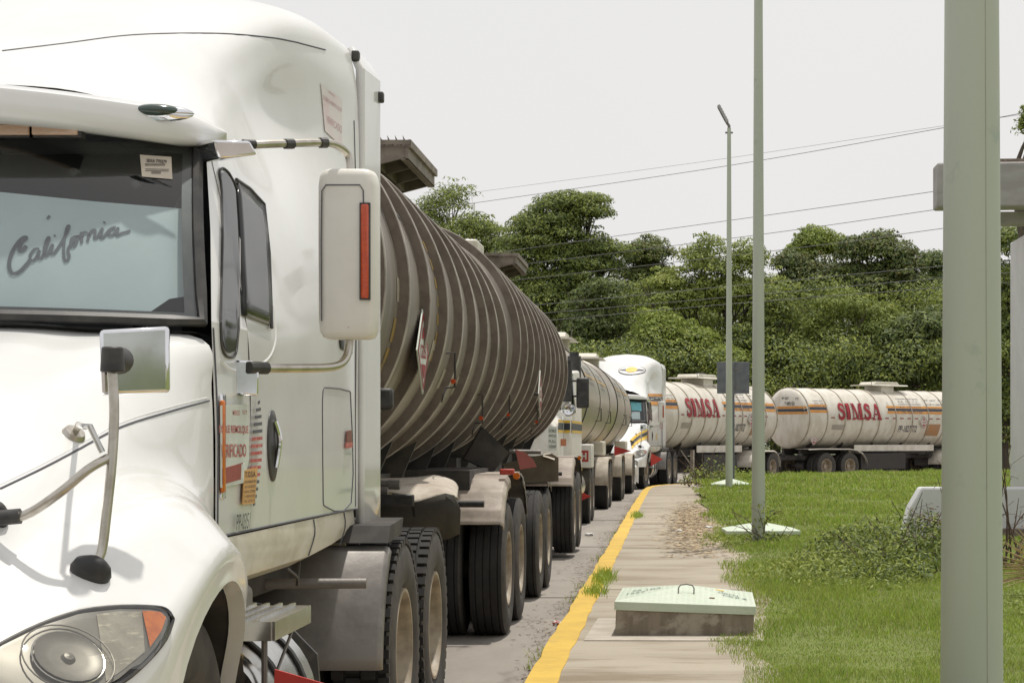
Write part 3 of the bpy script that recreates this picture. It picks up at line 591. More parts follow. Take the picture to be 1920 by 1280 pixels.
def serif_geo(word):
    # slab-serif capitals drawn as polygons: returns geometry with cap height 1
    P = {'I': (.42, [[(0,0),(.42,0),(.42,.1),(.32,.14),(.32,.86),(.42,.9),(.42,1),(0,1),(0,.9),(.1,.86),(.1,.14),(0,.1)]]),
         'M': (1.22, [[(.13,.05),(.22,.05),(.22,.95),(.13,.95)],[(.84,.05),(1.08,.05),(1.08,.95),(.84,.95)],[(.10,1),(.36,1),(.68,.0),(.56,.0)],[(.57,0),(.66,0),(.95,1),(.84,1)],[(0,0),(.35,0),(.35,.09),(0,.09)],[(.72,0),(1.22,0),(1.22,.09),(.72,.09)],[(0,.91),(.3,.91),(.3,1),(0,1)],[(.88,.91),(1.22,.91),(1.22,1),(.88,1)]]),
         'A': (1.02, [[(.10,.05),(.20,.05),(.52,1),(.42,1)],[(.42,1),(.62,1),(.94,.05),(.66,.05)],[(.22,.29),(.72,.29),(.70,.38),(.25,.38)],[(0,0),(.33,0),(.33,.09),(0,.09)],[(.54,0),(1.02,0),(1.02,.09),(.54,.09)]])}
    vs, fs, x = [], [], 0
    for ch in word:
        if ch == 'S':
            pts = smooth_path([(.60,.74,0),(.56,.86,0),(.36,.93,0),(.16,.84,0),(.14,.68,0),(.34,.54,0),(.54,.42,0),(.58,.24,0),(.42,.09,0),(.20,.08,0),(.06,.20,0),(.04,.32,0)], 5)
            o = len(vs)
            for i, p in enumerate(pts):
                d = (pts[min(i+1, len(pts)-1)]-pts[max(i-1,0)]).normalized(); n = Vector((-d.y, d.x, 0)); t = i/(len(pts)-1)
                w = .045+.075*sin(pi*t)**.8
                vs += [Vector((x+p.x, p.y, 0))+n*w, Vector((x+p.x, p.y, 0))-n*w]
            fs += [(o+2*i, o+2*i+1, o+2*i+3, o+2*i+2) for i in range(len(pts)-1)]
            for bx, by in ((.55, .62), (0., .02)):
                o = len(vs); vs += [Vector((x+bx+a, by+b, .002)) for a, b in ((0,0),(.07,0),(.07,.34),(0,.34))]; fs.append((o,o+1,o+2,o+3))
            x += .66+.17; continue
        w, polys = P[ch]
        for q, pl in enumerate(polys):
            o = len(vs); vs += [Vector((x+a, b, q*.0015)) for a, b in pl]; fs.append(tuple(range(o, o+len(pl))))
        x += w+.16
    x -= .16; bm = bmesh.new(); bv = [bm.verts.new(v) for v in vs]
    for f in fs: bm.faces.new([bv[i] for i in f])
    bmesh.ops.triangulate(bm, faces=bm.faces[:]); bm.verts.index_update()
    V = [Vector((v.co.x-x/2, v.co.y-.5, v.co.z)) for v in bm.verts]; Fc = [tuple(v.index for v in f.verts) for f in bm.faces]; bm.free()
    return V, Fc, x
def diamond(parent, R, zc, y, z, s, stand=.06, name='hazard_placard'):
    a = math.asin((z-zc)/R); n = V3(1, 0, 0); up = V3(0, 0, 1); c = V3(R*cos(a), y, z)+n*stand
    MB().prism([c+up*s, c+V3(0,s,0), c-up*s, c-V3(0,s,0)], n*-.008).build(name, SIGNW, parent)
    mb = MB()
    for k, (r0, r1) in enumerate(((.93,.80),)):
        for q in range(4):
            d = [up, V3(0,1,0), -up, V3(0,-1,0)]; u, w = d[q], d[(q+1)%4]; o = c+n*.003
            mb.add([o+u*s*r0, o+w*s*r0, o+w*s*r1, o+u*s*r1], [(0,1,2,3)])
    o = c+n*.004; mb.add([o+up*s*.62, o+V3(0,s*.3,0)+up*s*.3, o-V3(0,s*.3,0)+up*s*.3], [(0,1,2)])
    mb.add([o-up*s*.66, o+V3(0,s*.36,0)-up*s*.3, o-V3(0,s*.36,0)-up*s*.3], [(0,2,1)])
    text_on(mb, '1203', o, V3(0,1,0), up, s*1.0, s*.32, bold=.02)
    mb.build('placard_print', REDT, parent, smooth=0); MB().cyl(c-n*.005, c-n*stand*1.4, .012, n=6).build('placard_bracket', DARK, parent)
def hatch(parent, style, y, R, zc, ln=1.45):
    top = zc+R
    if style == 'brown':
        h = sub('walkway', parent)
        MB().box((0, y, top-.01), (1.1, ln-.1, .15)).build('spill_box', TBROWN, h, bevel=.01)
        wd = mat('walkway_dusty', (.24,.205,.17), .7, c2=(.15,.125,.105), scale=8)
        MB().box((0, y, top+.034), (1.50,ln-.06,.008)).build('deck_plate', wd, h)
        for yy in (y-ln/2+.03, y-ln*.17, y+ln*.17, y+ln/2-.03): MB().prism([(-.5,yy,top-.10),(.5,yy,top-.10),(.745,yy,top-.035),(.745,yy,top+.03),(-.745,yy,top+.03),(-.745,yy,top-.035)], (0,.03,0)).build('cross_beam', wd, h)
        for s in (1,-1): MB().box((s*.755, y, top-.01), (.02,ln-.04,.085)).box((s*.74, y, top-.048), (.05,ln-.04,.008)).build('edge_channel', wd, h)
        mb = MB()
        for k in range(9): mb.box((0, y-ln/2+ln*k/8, top+.062), (1.56,.012,.03))
        for k in range(29): mb.box((-.77+1.54*k/28, y, top+.062), (.008, ln, .03))
        for x in (-.775,.775): mb.box((x, y, top+.055), (.02, ln, .05))
        mb.build('grating', mat('walkway_dusty', (.2,.17,.15)), h)
        mb = MB()
        for r_ in range(4):
            for k in range(30):
                x = -.76+1.5*k/29; yy = y-ln/2+.02+r_*.2
                mb.prism([(x-.007, yy, top+.07), (x+.010, yy, top+.07), (x-.014, yy, top+.112)], (0,.02,0))
        mb.build('grip_teeth', mat('walkway_dusty', (.2,.17,.15)), h)
        MB().lathe([(top,.24),(top+.12,.24),(top+.14,.2),(top+.15,0)], 'Z', (0, y+.1, 0), n=24).build('manhole_lid', DUSTC, h)
    else:
        h = sub('walkway', parent); m1 = TWHITE if style != 'steel' else WHITED
        MB().lathe([(top-.12,.36),(top+.16,.36)], 'Z', (0, y, 0), n=28).box((0, y, top+.03), (.9, ln*.35, .26)).build('hatch_neck', m1, h, bevel=.01)
        MB().prism([(-.55,y-ln/2,top+.20),(.55,y-ln/2,top+.20),(.62,y-ln/2,top+.16),(-.62,y-ln/2,top+.16)], (0,ln,0)).build('platform', TWHITE, h)
        MB().prism([(-.42,y-ln*.36,top+.21),(-.42,y-ln*.30,top+.32),(-.42,y+ln*.30,top+.32),(-.42,y+ln*.36,top+.21)], (.84,0,0)).build('hatch_cover', WHITED, h, bevel=.02)
        MB().tube([(.56,y-ln/2,top+.2),(.56,y-ln/2-.04,top+.34),(.56,y-ln/4,top+.36)], .012, n=6).build('hand_rail', GREYM, h)
def tank_trailer(name, label, loc, rz, Lt, R, zc, style, rp, rh, rw, axles, hatches, legs=None, group=None, skip_first=0):
    T = thing(name, label, 'tank trailer', loc, rz, group)
    sm, rm = dict(brown=(TGREY, TBROWN), white=(TWHITE, TWRIB), steel=(TSTEEL, DARK))[style]
    pr = [(0,0),(.0+.01,R*.35),(.04,R*.7),(.10,R*.9),(.19,R*.985),(.26,R)]
    ys = [i*(Lt-.52)/24+.26 for i in range(25)]
    prof = pr[:-1]+[(y, R) for y in ys]+[(Lt-a, b) for a, b in pr[:-1][::-1]]
    MB().lathe(prof, 'Y', (0,0,zc), n=96).build('tank_shell', sm, T, smooth=40)
    y = .24
    while y < Lt-.1:
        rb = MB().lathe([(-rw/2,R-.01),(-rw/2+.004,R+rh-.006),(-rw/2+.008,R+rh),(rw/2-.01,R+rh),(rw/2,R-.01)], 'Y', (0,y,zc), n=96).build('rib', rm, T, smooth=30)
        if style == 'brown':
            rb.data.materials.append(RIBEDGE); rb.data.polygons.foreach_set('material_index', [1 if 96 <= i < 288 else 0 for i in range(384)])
        y += rp
    for hy, hl in hatches: hatch(T, style, hy, R+(rh if style == 'brown' else 0), zc, hl)
    fr = MB(); bot = zc-R
    for s in (1, -1):
        fr.box((s*.45, Lt/2, bot-.12), (.12, Lt-.8, .22))
        for k in range(6): fr.prism([(s*.38,.8+k*(Lt-1.8)/5,bot-.2),(s*.52,.8+k*(Lt-1.8)/5,bot-.2),(s*.70,.8+k*(Lt-1.8)/5,bot+.22),(s*.38,.8+k*(Lt-1.8)/5,bot+.05)], (0,.05,0))
    ym = sum(axles)/len(axles) if axles else Lt/2
    fr.box((0, ym, .86), (1.3, 2.6, .16)); fr.box((0, ym, .62), (.9, 1.9, .3)); fr.box((0, Lt*.42, .72), (1.5, 1.3, .42))
    fr.build('subframe', DARK, T)
    for a in axles: axle(T, a)
    if axles:
        a0, a1 = min(axles), max(axles)
        if style == 'brown':
            for s in (1,):
                quarter_fender(T, a0, 1, R=.71, half0=.55, a0=84, a1=149)
                quarter_fender(T, a1, -1, R=.71, half0=.55, a0=95, a1=150, m=GREYM)
                MB().box((.92, (a0+a1)/2, 1.232), (.66, a1-a0, .012)).build('fender_top', DUST, T)
                MB().tube([(.70,a0-.68,1.03),(1.14,a0-.70,1.03)], .026, n=12).build('fender_tube', BLACK, T)
                # sagging dusty canvas over a dark flap ahead of the wheels
            MB().cyl((1.33,a0-.06,1.225),(1.33,a0-.10,1.225),.026,n=16).build('marker_lamp', AMBER, T)
        else:
            mf = TWHITE if style == 'white' else DUSTC
            rr = []
            for k in range(15):
                u = k/14
                if u < .3: a = radians(180-300*u); p = (a0-.05+.60*cos(radians(180-u/.3*90)), .53+.60*sin(radians(180-u/.3*90)))
                elif u < .7: p = (a0-.05+(a1-a0+.1)*(u-.3)/.4, 1.13)
                else: p = (a1+.05+.60*sin((u-.7)/.3*pi/2), .53+.60*cos((u-.7)/.3*pi/2))
                rr.append([V3(.55,p[0],p[1]), V3(1.25,p[0],p[1]), V3(1.275,p[0],p[1]-.03), V3(1.277,p[0],p[1]-.05)])
            MB().grid(rr).build('fender', mf, T, solid=.006)
        MB().box((.93, a1+.72, .62), (.62, .015, .55)).build('mud_flap', DKFLAP, T)
        MB().box((-.93, a1+.72, .62), (.62, .015, .55)).build('mud_flap', DKFLAP, T)
    if legs:
        for s in (1, -1): MB().box((s*.95, legs, .72), (.11,.11,.9)).box((s*.95, legs, .26), (.24,.28,.03)).tube([(s*.95,legs,.6),(s*.5,legs,1.15)], .03, n=6).build('landing_leg', DARK if style != 'white' else TWRIB, T)
    return T
def dolly(label, loc, rz, axles, style, group):
    T = thing('converter_dolly', label, 'trailer dolly', loc, rz, group)
    for a in axles: axle(T, a)
    a0, a1 = min(axles), max(axles)
    MB().box((0,(a0+a1)/2,.86),(1.1,2.2,.14)).tube([(.4,a0-.6,.8),(0,a0-2.1,.75)], .06, n=8).tube([(-.4,a0-.6,.8),(0,a0-2.1,.75)], .06, n=8).build('frame', DARK, T)
    MB().lathe([(.92,.45),(1.02,.5),(1.08,.45),(1.08,0)], 'Z', (0,(a0+a1)/2,0), n=30).build('turntable', DARK, T)
    if style == 'brown': quarter_fender(T, a1, -1, R=.62, half0=.55, a0=70, a1=120, m=GREYM)
    else:
        MB().grid([[V3(.55,y,z),V3(1.25,y,z),V3(1.275,y,z-.04)] for y, z in (((a0-.62,.6),(a0-.55,.9),(a0-.35,1.1),(a0,1.15),(a1,1.15),(a1+.35,1.1),(a1+.55,.9),(a1+.62,.6)) if style != 'white' else ((a0-1.0,1.17),(a0-.3,1.19),(a1,1.18),(a1+.4,1.14),(a1+.75,1.0),(a1+.95,.78),(a1+1.0,.6)))]).build('fender', TWHITE if style == 'white' else DUSTC, T, solid=.006)
    return T
# ================================================================== THE SETTING
def strucs(o): return tag(o, kind='structure')
ROAD = mat('road_concrete', (.30,.272,.238), .85, c2=(.235,.212,.185), scale=.9, stretch=(1,.25,1), bump=.25, bscale=30, c3=(.15,.135,.115), s3=2.2, lo3=.58, hi3=.75, st3=(1.6,.5,1))
WALK = mat('sidewalk_concrete', (.37,.325,.255), .85, c2=(.30,.26,.20), scale=1.1, stretch=(.35,1.3,1), bump=.3, bscale=25, c3=(.215,.17,.115), s3=1.7, lo3=.50, hi3=.68, st3=(.6,1.7,1))
PAD = mat('pale_pad_concrete', (.46,.42,.355), .85, c2=(.38,.34,.28), scale=5, bump=.2)
SOIL = mat('lawn_soil', (.15,.185,.045), .95, c2=(.12,.14,.04), scale=2, bump=.4)
FAR = mat('far_ground', (.10,.11,.05), .95, c2=(.07,.08,.03), scale=.3)
strucs(MB().add([(-300,-30,-.06),(300,-30,-.06),(300,600,-.06),(-300,600,-.06)], [(0,1,2,3)]).build('ground', FAR))
strucs(MB().grid([[(x, y, 0) for x in range(-60, 121, 10)] for y in list(range(-10, 100, 5))+[97]]).build('road', ROAD))
KP = [(p.x, p.y) for p in smooth_path([(-.85,2,0),(-.85,12,0),(-.85,24,0),(-.87,38,0),(-.86,48,0),(-.84,53,0),(-.70,56.5,0),(-.25,58.8,0),(.6,60.3,0),(2.5,61.9,0),(6,64.8,0),(12,69.5,0),(30,84,0)], 14)]
def wob(i, a=.012): return a*(sin(i*1.7)+sin(i*.63+1)+.6*sin(i*3.1))/2
# kerb: painted top and face, slightly uneven edges
def walk_far(x): # far edge (y) of the kerb line at x
    for i in range(len(KP)-1):
        if KP[i][0] <= x <= KP[i+1][0] and KP[i][1] > 50: t = (x-KP[i][0])/max(1e-6, KP[i+1][0]-KP[i][0]); return KP[i][1]+t*(KP[i+1][1]-KP[i][1])
    return 56
kp = []
for i in range(len(KP)-1):
    n = max(1, int((Vector(KP[i+1])-Vector(KP[i])).length/.35)) if KP[i][1] < 62 else 1
    for k in range(n): t = k/n; kp.append((KP[i][0]+(KP[i+1][0]-KP[i][0])*t, KP[i][1]+(KP[i+1][1]-KP[i][1])*t))
rk = []; inner = []
for i in range(1, len(kp)-1):
    d = (Vector(kp[i+1])-Vector(kp[i-1])).normalized(); n = Vector((d.y, -d.x)); p = Vector(kp[i]); w0 = wob(i); w1 = .195+wob(i*1.3+5, .009)
    a, b, c = p+n*w0, p+n*(w0+.012), p+n*w1
    rk.append([(a.x, a.y, -.02), (a.x, a.y, .12), (b.x, b.y, .150+.002*sin(i)), (c.x, c.y, .152), (c.x, c.y, .10)]); inner.append(c)
strucs(MB().grid(rk).build('kerb', YKERB, smooth=50))
rows = []
for i, c in enumerate(inner):
    if c.y > 60.2: break
    xr = 2.6 if c.y < 52 else 3.2
    if c.x > xr: break
    rows.append([(c.x-.004+(xr-c.x)*k/4, c.y, .146) for k in range(5)])
strucs(MB().grid(rows).build('sidewalk', WALK, smooth=0))
# expansion joints of the pavement and of the road
mb = MB()
for y in (10.6, 17.4, 24.0, 31.0, 38.5, 47): mb.box((.35+wob(y), y, .1475), (2.0, .008+.002*y/10, .004), rz=.02*sin(y))
JOINT = mat('joint_dark', (.17,.145,.115), .9)
strucs(mb.build('pavement_joint', JOINT))
mb = MB()
for y in (18.3, 27, 36, 47, 60): mb.box((-5, y, .0035), (12, .012+.0006*y, .004), rz=.004*sin(y))
mb.box((-1.9, 40, .0035), (.03, 80, .0042)); strucs(mb.build('road_joint', JOINT))
def lawn_edge(y): return .50+.10*sin(y*.9)+.06*sin(y*2.3+1)+(.16 if y > 14 else 0)*min(1,(y-14)/4 if y > 14 else 0)+ (max(0, y-50)*.05)
def zl(x, y): return .152+.25*max(0, min(1, (y-30)/33))**1.3+.012*(1+sin(x*1.3+y*.5))*min(1, max(0, x-.6))
rows = []
ys = [3+.6*k for k in range(30)]+[21+1.5*k for k in range(42)]
for y in ys:
    x0 = lawn_edge(y)
    r = []
    for k in range(26):
        x = x0+(k/25)**1.8*60
        yy = y
        if y > 50: f = walk_far(x)-.35 if x < 30 else 84; yy = 50+(y-50)*(f-50)/(82.5-50)
        r.append((x, yy, zl(x, yy)-.0+(-.03 if k == 0 else 0)))
    rows.append(r)
strucs(MB().grid(rows).build('lawn', SOIL))
# ---- grass blades (one mesh)
def blades(name, pts, h, w, mats, lean=.5, seed=1, label=None, kind='stuff'):
    r = np.random.default_rng(seed); n = len(pts); pts = np.asarray(pts, float)
    a = r.uniform(0, 2*pi, n); hh = h*r.uniform(.5, 1.3, n) if np.isscalar(h) else h*r.uniform(.5, 1.3, n); ln = r.uniform(.1, 1, n)*lean*hh; b = r.uniform(0, 2*pi, n)
    ww = (w if np.isscalar(w) else w)*np.ones(n)
    dx, dy = np.cos(a)*ww/2, np.sin(a)*ww/2; lx, ly = np.cos(b)*ln, np.sin(b)*ln
    V = np.empty((n, 5, 3))
    V[:,0] = pts+np.c_[-dx,-dy,np.zeros(n)]; V[:,1] = pts+np.c_[dx,dy,np.zeros(n)]
    V[:,2] = pts+np.c_[dx*.8+lx*.35, dy*.8+ly*.35, hh*.6]; V[:,3] = pts+np.c_[-dx*.8+lx*.35, -dy*.8+ly*.35, hh*.6]
    V[:,4] = pts+np.c_[lx, ly, hh]
    me = bpy.data.meshes.new(name); me.vertices.add(n*5); me.vertices.foreach_set('co', V.ravel())
    base = (np.arange(n)*5)[:,None]; q = (base+np.array([0,1,2,3])); t = base+np.array([3,2,4])
    loops = np.concatenate([q, t], 1).ravel(); me.loops.add(len(loops)); me.loops.foreach_set('vertex_index', loops)
    me.polygons.add(2*n); st = np.empty(2*n, int); st[0::2] = np.arange(n)*7; st[1::2] = np.arange(n)*7+4
    me.polygons.foreach_set('loop_start', st)
    for m in mats: me.materials.append(m)
    mi = np.repeat(r.integers(0, len(mats), n), 2); me.update(calc_edges=True); me.polygons.foreach_set('material_index', mi)
    o = bpy.data.objects.new(name, me); COL.objects.link(o)
    if kind: o['kind'] = kind
    if label: o['label'] = label
    return o
G1 = mat('grass_bright', (.345,.445,.06), .6, trans=.35, c2=(.265,.375,.05), scale=.6); G2 = mat('grass_mid', (.25,.355,.05), .6, trans=.3, c2=(.31,.40,.06), scale=.5); G3 = mat('grass_dry', (.36,.33,.12), .7, trans=.2); G4 = mat('grass_deep', (.15,.23,.035), .6, trans=.3)
def inlawn(x, y, m=0): return (x > lawn_edge(y)+m) & (y < 82)
P = []; hh = []; wd = []
def scat(y0, y1, dens, h, w):
    tot = 0
    ys_ = np.arange(y0, y1, .5)
    for y in ys_:
        xa, xb = lawn_edge(y)-.12, (1920-XV)/F*y+1.2
        if y > 55: pass
        n = int(dens*(xb-xa)*.5); x = RNG.uniform(xa, xb, n); yy = y+RNG.uniform(0, .5, n)
        ed = np.clip((x-xa)/.2, 0, 1); keep = RNG.uniform(0, 1, n) < ed*.9+.1
        x, yy = x[keep], yy[keep]
        if y > 52:
            lim = np.array([walk_far(v)-.4 for v in x]); k2 = yy < lim; x, yy = x[k2], yy[k2]
        zz = np.array([zl(a, b) for a, b in zip(x, yy)])
        cl = np.array([.8+.35*sin(a*2.1+b*.7)+.3*sin(a*.8-b*1.9+2)+.35*sin(a*6.3+b*3.1)*sin(a*2.7-b*5.2) for a, b in zip(x, yy)])
        P.append(np.c_[x, yy, zz]); hh.append(h*np.clip(cl, .35, 1.7)); wd.append(np.full(len(x), w))
scat(8, 13, 4200, .042, .0034); scat(13, 19, 2400, .046, .0048); scat(19, 30, 1000, .052, .0075); scat(30, 46, 330, .075, .015); scat(46, 72, 150, .085, .026)
blades('grass', np.concatenate(P), np.concatenate(hh), np.concatenate(wd), [G1, G1, G2, G2, G4, G3], lean=1.05, label='bright green lawn grass')

# ================================================================== ROADSIDE OBJECTS
def pole(name, label, x, y, z0, h, r0, r1, base=True, lamp=None, n=24, group=None, seam=True, sides=None):
    T = thing(name, label, 'lamp post', (x, y, z0), 0, group)
    mb = MB().tube([(0,0,0),(0,0,h*.25),(0,0,h*.5),(0,0,h*.75),(0,0,h)], [r0,r0+(r1-r0)*.25,r0+(r1-r0)*.5,r0+(r1-r0)*.75,r1], n=n)
    mb.build('shaft', MINT, T, smooth=50)
    if seam: MB().tube([(r0*.35,-r0*.94,0),(r1*.35,-r1*.94,h)], .0016, n=6).build('weld_seam', mat('weld_seam_paint', (.36,.345,.28), .6), T)
    MB().box((0,0,.012), (r0*4,r0*4,.024)).cyl((r0*1.6,r0*1.6,.02),(r0*1.6,r0*1.6,.07),.014,n=8).cyl((-r0*1.6,r0*1.6,.02),(-r0*1.6,r0*1.6,.07),.014,n=8).cyl((-r0*1.6,-r0*1.6,.02),(-r0*1.6,-r0*1.6,.07),.014,n=8).cyl((r0*1.6,-r0*1.6,.02),(r0*1.6,-r0*1.6,.07),.014,n=8).build('base_plate', CONC, T)
    l = sub('lamp_head', T, (0,0,h), (0,0,0))
    MB().tube([(0,0,-.1),(0,0,.06),(-.06,0,.14)], .04, n=10).box((0,0,-.12),(.2,.05,.04)).build('bracket', GREYM, l)
    M = Matrix.Rotation(radians(62), 3, 'Y'); mb = MB().box(V3(-.16,0,.36), (.50,.26,.07), M=M); mb.build('housing', mat('lamp_housing_grey', (.35,.35,.36), .5), l, bevel=.01)
    mb = MB()
    for k in range(6): mb.box(V3(-.16,0,.36)+M @ V3(-.2+.08*k,0,.04), (.012,.24,.014), M=M)
    mb.build('cooling_fins', mat('lamp_housing_grey', (.35,.35,.36), .5), l)
    MB().box(V3(-.16,0,.36)+M @ V3(0,0,-.038), (.42,.2,.006), M=M).build('lens', GLASSD, l)
    return T
pole('lamp_post', 'thick pale green lamp post nearest the camera, with vertical weld seam', (1822-XV)*9.6/F, 9.6, .15, 9.3, .157, .10, n=32, group='pale green lamp posts')
pole('lamp_post', 'tall green lamp post with ivy on its foot, second from the camera', (1422-XV)*25.2/F, 25.2, .15, 9.2, .091, .047, group='pale green lamp posts', seam=False)
pole('lamp_post', 'thin far lamp post whose tilted floodlight head shows against the sky', (1367-XV)*49.5/F, 49.5, .24, 9.3, .095, .05, group='pale green lamp posts', seam=False)
def cover_box(label, x, y, z0, w, d, hb, hl, rz, peak, name='utility_box', near=False):
    T = thing(name, label, 'utility box', (x, y, z0), rz, 'concrete boxes with mint green metal lids')
    MB().box((0,0,hb/2-.04), (w,d,hb+.08)).build('concrete_base', CONC, T, bevel=.008)
    W2, D2 = w/2+.012, d/2+.012
    mb = MB().add([(-W2,-D2,hb-.002),(W2,-D2,hb-.002),(W2,D2,hb-.002),(-W2,D2,hb-.002),(-W2,-D2,hb+hl),(W2,-D2,hb+hl),(W2,D2,hb+hl),(-W2,D2,hb+hl),(0,0,hb+hl+peak)],
        [(3,2,1,0),(0,1,5,4),(1,2,6,5),(2,3,7,6),(3,0,4,7),(4,5,8),(5,6,8),(6,7,8),(7,4,8)])
    mb.build('lid', MINTL, T, bevel=.004, smooth=0)
    return T
bx = cover_box('low concrete box with a mint metal lid and wire handle on the sidewalk', .085, 13.86, .150, .955, 1.20, .165, .058, -.02, .085, near=True); bx.rotation_euler = (0, .034, -.02)
# tread pattern, handle, stencil and sticker on the near lid
hb = .165+.058
def lidz(x, y): return hb+.085*(1-max(abs(x)/.4895, abs(y)/.612))
def lf(x, y, o=.002): return V3(x, y, lidz(x, y)+o)
mb = MB(); random.seed(3)
for i in range(24):
    for j in range(24):
        x, y = -.46+.92*i/23, -.58+1.16*j/23
        if abs(abs(x)/.4895-abs(y)/.612) < .04: continue
        d = .011 if (i+j) % 2 else -.011
        a, b = lf(x-.011, y-d, .0001), lf(x+.011, y+d, .0001); mb.tube([a, b], .0007, n=4)
for i in range(34):
    for j in range(2):
        x = -.47+.94*i/33; z = .178+.028*j; mb.tube([(x-.010,-.6135,z-.008*(1 if (i+j)%2 else -1)), (x+.010,-.6135,z+.008*(1 if (i+j)%2 else -1))], .0010, n=4)
mb.build('tread_pattern', MINTL, bx)
MB().tube([lf(-.055,-.30,-.005), lf(-.055,-.27,.035), lf(-.042,-.255,.052), lf(.0,-.25,.058), lf(.042,-.255,.052), lf(.055,-.27,.035), lf(.055,-.30,-.005)], .005, n=8).build('handle', GREYM, bx)
mb = MB()
for k in range(2):
    for body, x, y in (('CFE', -.33, .15), ('23', -.27, .30), ('ELE', .31, .0), ('12', .40, .08)):
        pass
for body, x, y, w in (('1527', -.36, -.12, .13), ('103', -.24, .03, .10), ('7A', -.36, .08, .07), ('DREN', .30, -.08, .14), ('14', .40, -.22, .07), ('ES1', .31, -.26, .10)):
    vs, fs, asp = text_geo(body, .01); mb.add([lf(x+v.x*w/asp, y+v.y*.12, .004) for v in vs], fs)
mb.build('stencil', mat('faded_stencil', (.22,.27,.25), .7), bx, smooth=0)
MB().add([lf(.10,.20,.004), lf(.27,.06,.004), lf(.27,.14,.004), lf(.16,.27,.004)], [(0,1,2,3)]).build('sticker', YELL, bx, smooth=0)
MB().add([lf(.16,-.42,.004), lf(.20,-.43,.004), lf(.205,-.40,.004), lf(.17,-.395,.004)], [(0,1,2,3)]).build('rust_spot', mat('rust', (.16,.06,.03), .9), bx, smooth=0)
strucs(MB().box((.02, 13.75, .149), (1.22, 1.60, .008), rz=-.02).build('concrete_pad', PAD))
cover_box('low mint box lid beside the ivy covered lamp post', 1.22, 27.0, .13, 1.0, .95, .07, .05, .05, .11)
cover_box('low mint box lid beside the far thin lamp post', 1.50, 50.6, .26, 1.0, .95, .05, .05, .0, .14)
# sign seen from behind
sg = thing('road_sign', 'square grey metal sign seen from behind on a thin post', 'road sign', (1.66, 53.5, .28))
z_ = 1.5-(708-YH)*53.5/F-.28
MB().box((.0,.03,z_), (.90,.012,.88)).build('panel', SIGNB, sg, bevel=.02); MB().box((-.0,-.01,z_/2+.2), (.075,.05,z_+.45)).build('post', SIGNB, sg)
mb = MB()
for dz in (-.25,.25): mb.box((0,.02,z_+dz), (.3,.02,.05)).cyl((0,.0,z_+dz),(0,-.05,z_+dz),.012,n=6)
mb.build('bolt', GREYM, sg)
# ---- white building corner on the right
YB = 27.5
bd = thing('building', 'white building corner with a thick concrete roof slab behind the nearest post', 'building', (5.0, YB, .15))
bl = lambda px, py, Y: W(px, py, Y)-V3(5.0, YB, .15)
a, b = bl(1757, 305, YB-.6), bl(1757, 389, YB-.6); zt, zb = a.z, b.z; rx = (1749-XV)*(YB-.15)/F-5.0
roof = sub('roof', bd)
MB().prism([(a.x,-.6,zb),(12,-1.9,zb),(12,-1.4,zb),(rx,-.15,zb)], (0,0,zt-zb)).build('slab', BLDG, roof, bevel=.03)
MB().prism([(a.x+.75,-.55,zt-.01),(12,-1.7,zt-.01),(12,-1.5,zt-.01),(a.x+.75,-.3,zt-.01)], (0,0,.07)).build('gravel', GRAV, roof)
MB().prism([(a.x+1.2,-.25,zt-.3),(12,-1.45,zt-.3),(12,3.5,zt-.3),(a.x+1.2,2.4,zt-.3)], (0,0,.2)).build('roof_deck', GRAV, roof)
MB().prism([(a.x+.80,-.12,zb-.003),(a.x+.80,.25,zb-.003),(12,.25,zb-.003),(12,-.6,zb-.003)], (0,0,-.17)).build('soffit_beam', BLDG, roof)
xw = (1892-XV)*(YB+2.6)/F-5.0
MB().box((xw+3,1.2,zb/2-.1), (6,2.6,zb-.15)).build('wall', BLDW, bd, bevel=.02)
pl = thing('retaining_block', 'white painted concrete block with a sloped end half hidden by vines', 'low wall', (4.0, 28.0, .15))
pb = lambda px, py: W(px, py, 26.5)-V3(4.0, 28.0, .15)
MB().prism([(pb(1690,995).x,-1.5,-.05),(pb(1706,950).x,-1.5,.42),(pb(1728,917).x,-1.5,.70),(6,-1.5,.70),(6,-1.5,-.05)], (0,.45,0)).build('block', BLDW, pl, bevel=.03)
MB().box((3.4,-1.52,.02),(6.0,.06,.22)).build('plinth', GRAV, pl)
# ---- wires
WI = [((880,362),(1320,303),(1757,238),(2000,203)), ((740,402),(1320,318),(1757,242),(2000,196)), ((700,505),(1320,420),(1745,360),(2000,320)), ((700,530),(1370,447),(1755,393),(2000,357)),
      ((700,555),(1435,472),(1755,430),(2000,397)), ((800,592),(1320,541),(1755,500),(2000,480)), ((800,606),(1320,561),(1755,522),(2000,503)), ((800,622),(1320,574),(1755,540),(2000,522))]
WL = ['thinnest topmost power line crossing the open sky', 'second power line from the top, just under the topmost one', 'third power line down, first of the lower group, meeting the roof slab edge', 'fourth power line down, skimming above the treetops', 'fifth power line down, passing the mango tree tops', 'sixth power line down, in front of the dark trees', 'seventh power line down, in front of the green trees', 'lowest of the eight power lines, in front of the trees']
for k, (w_, lb) in enumerate(zip(WI, WL)):
    pts = [W(x, y, Yy) for (x, y), Yy in zip(w_, (84, 72, 62, 56))]
    tag(MB().tube(pts, .006 if k == 0 else .011, n=5, sm=8).build('power_line', WIREM), lb, 'power line', 'power lines sloping across the sky')
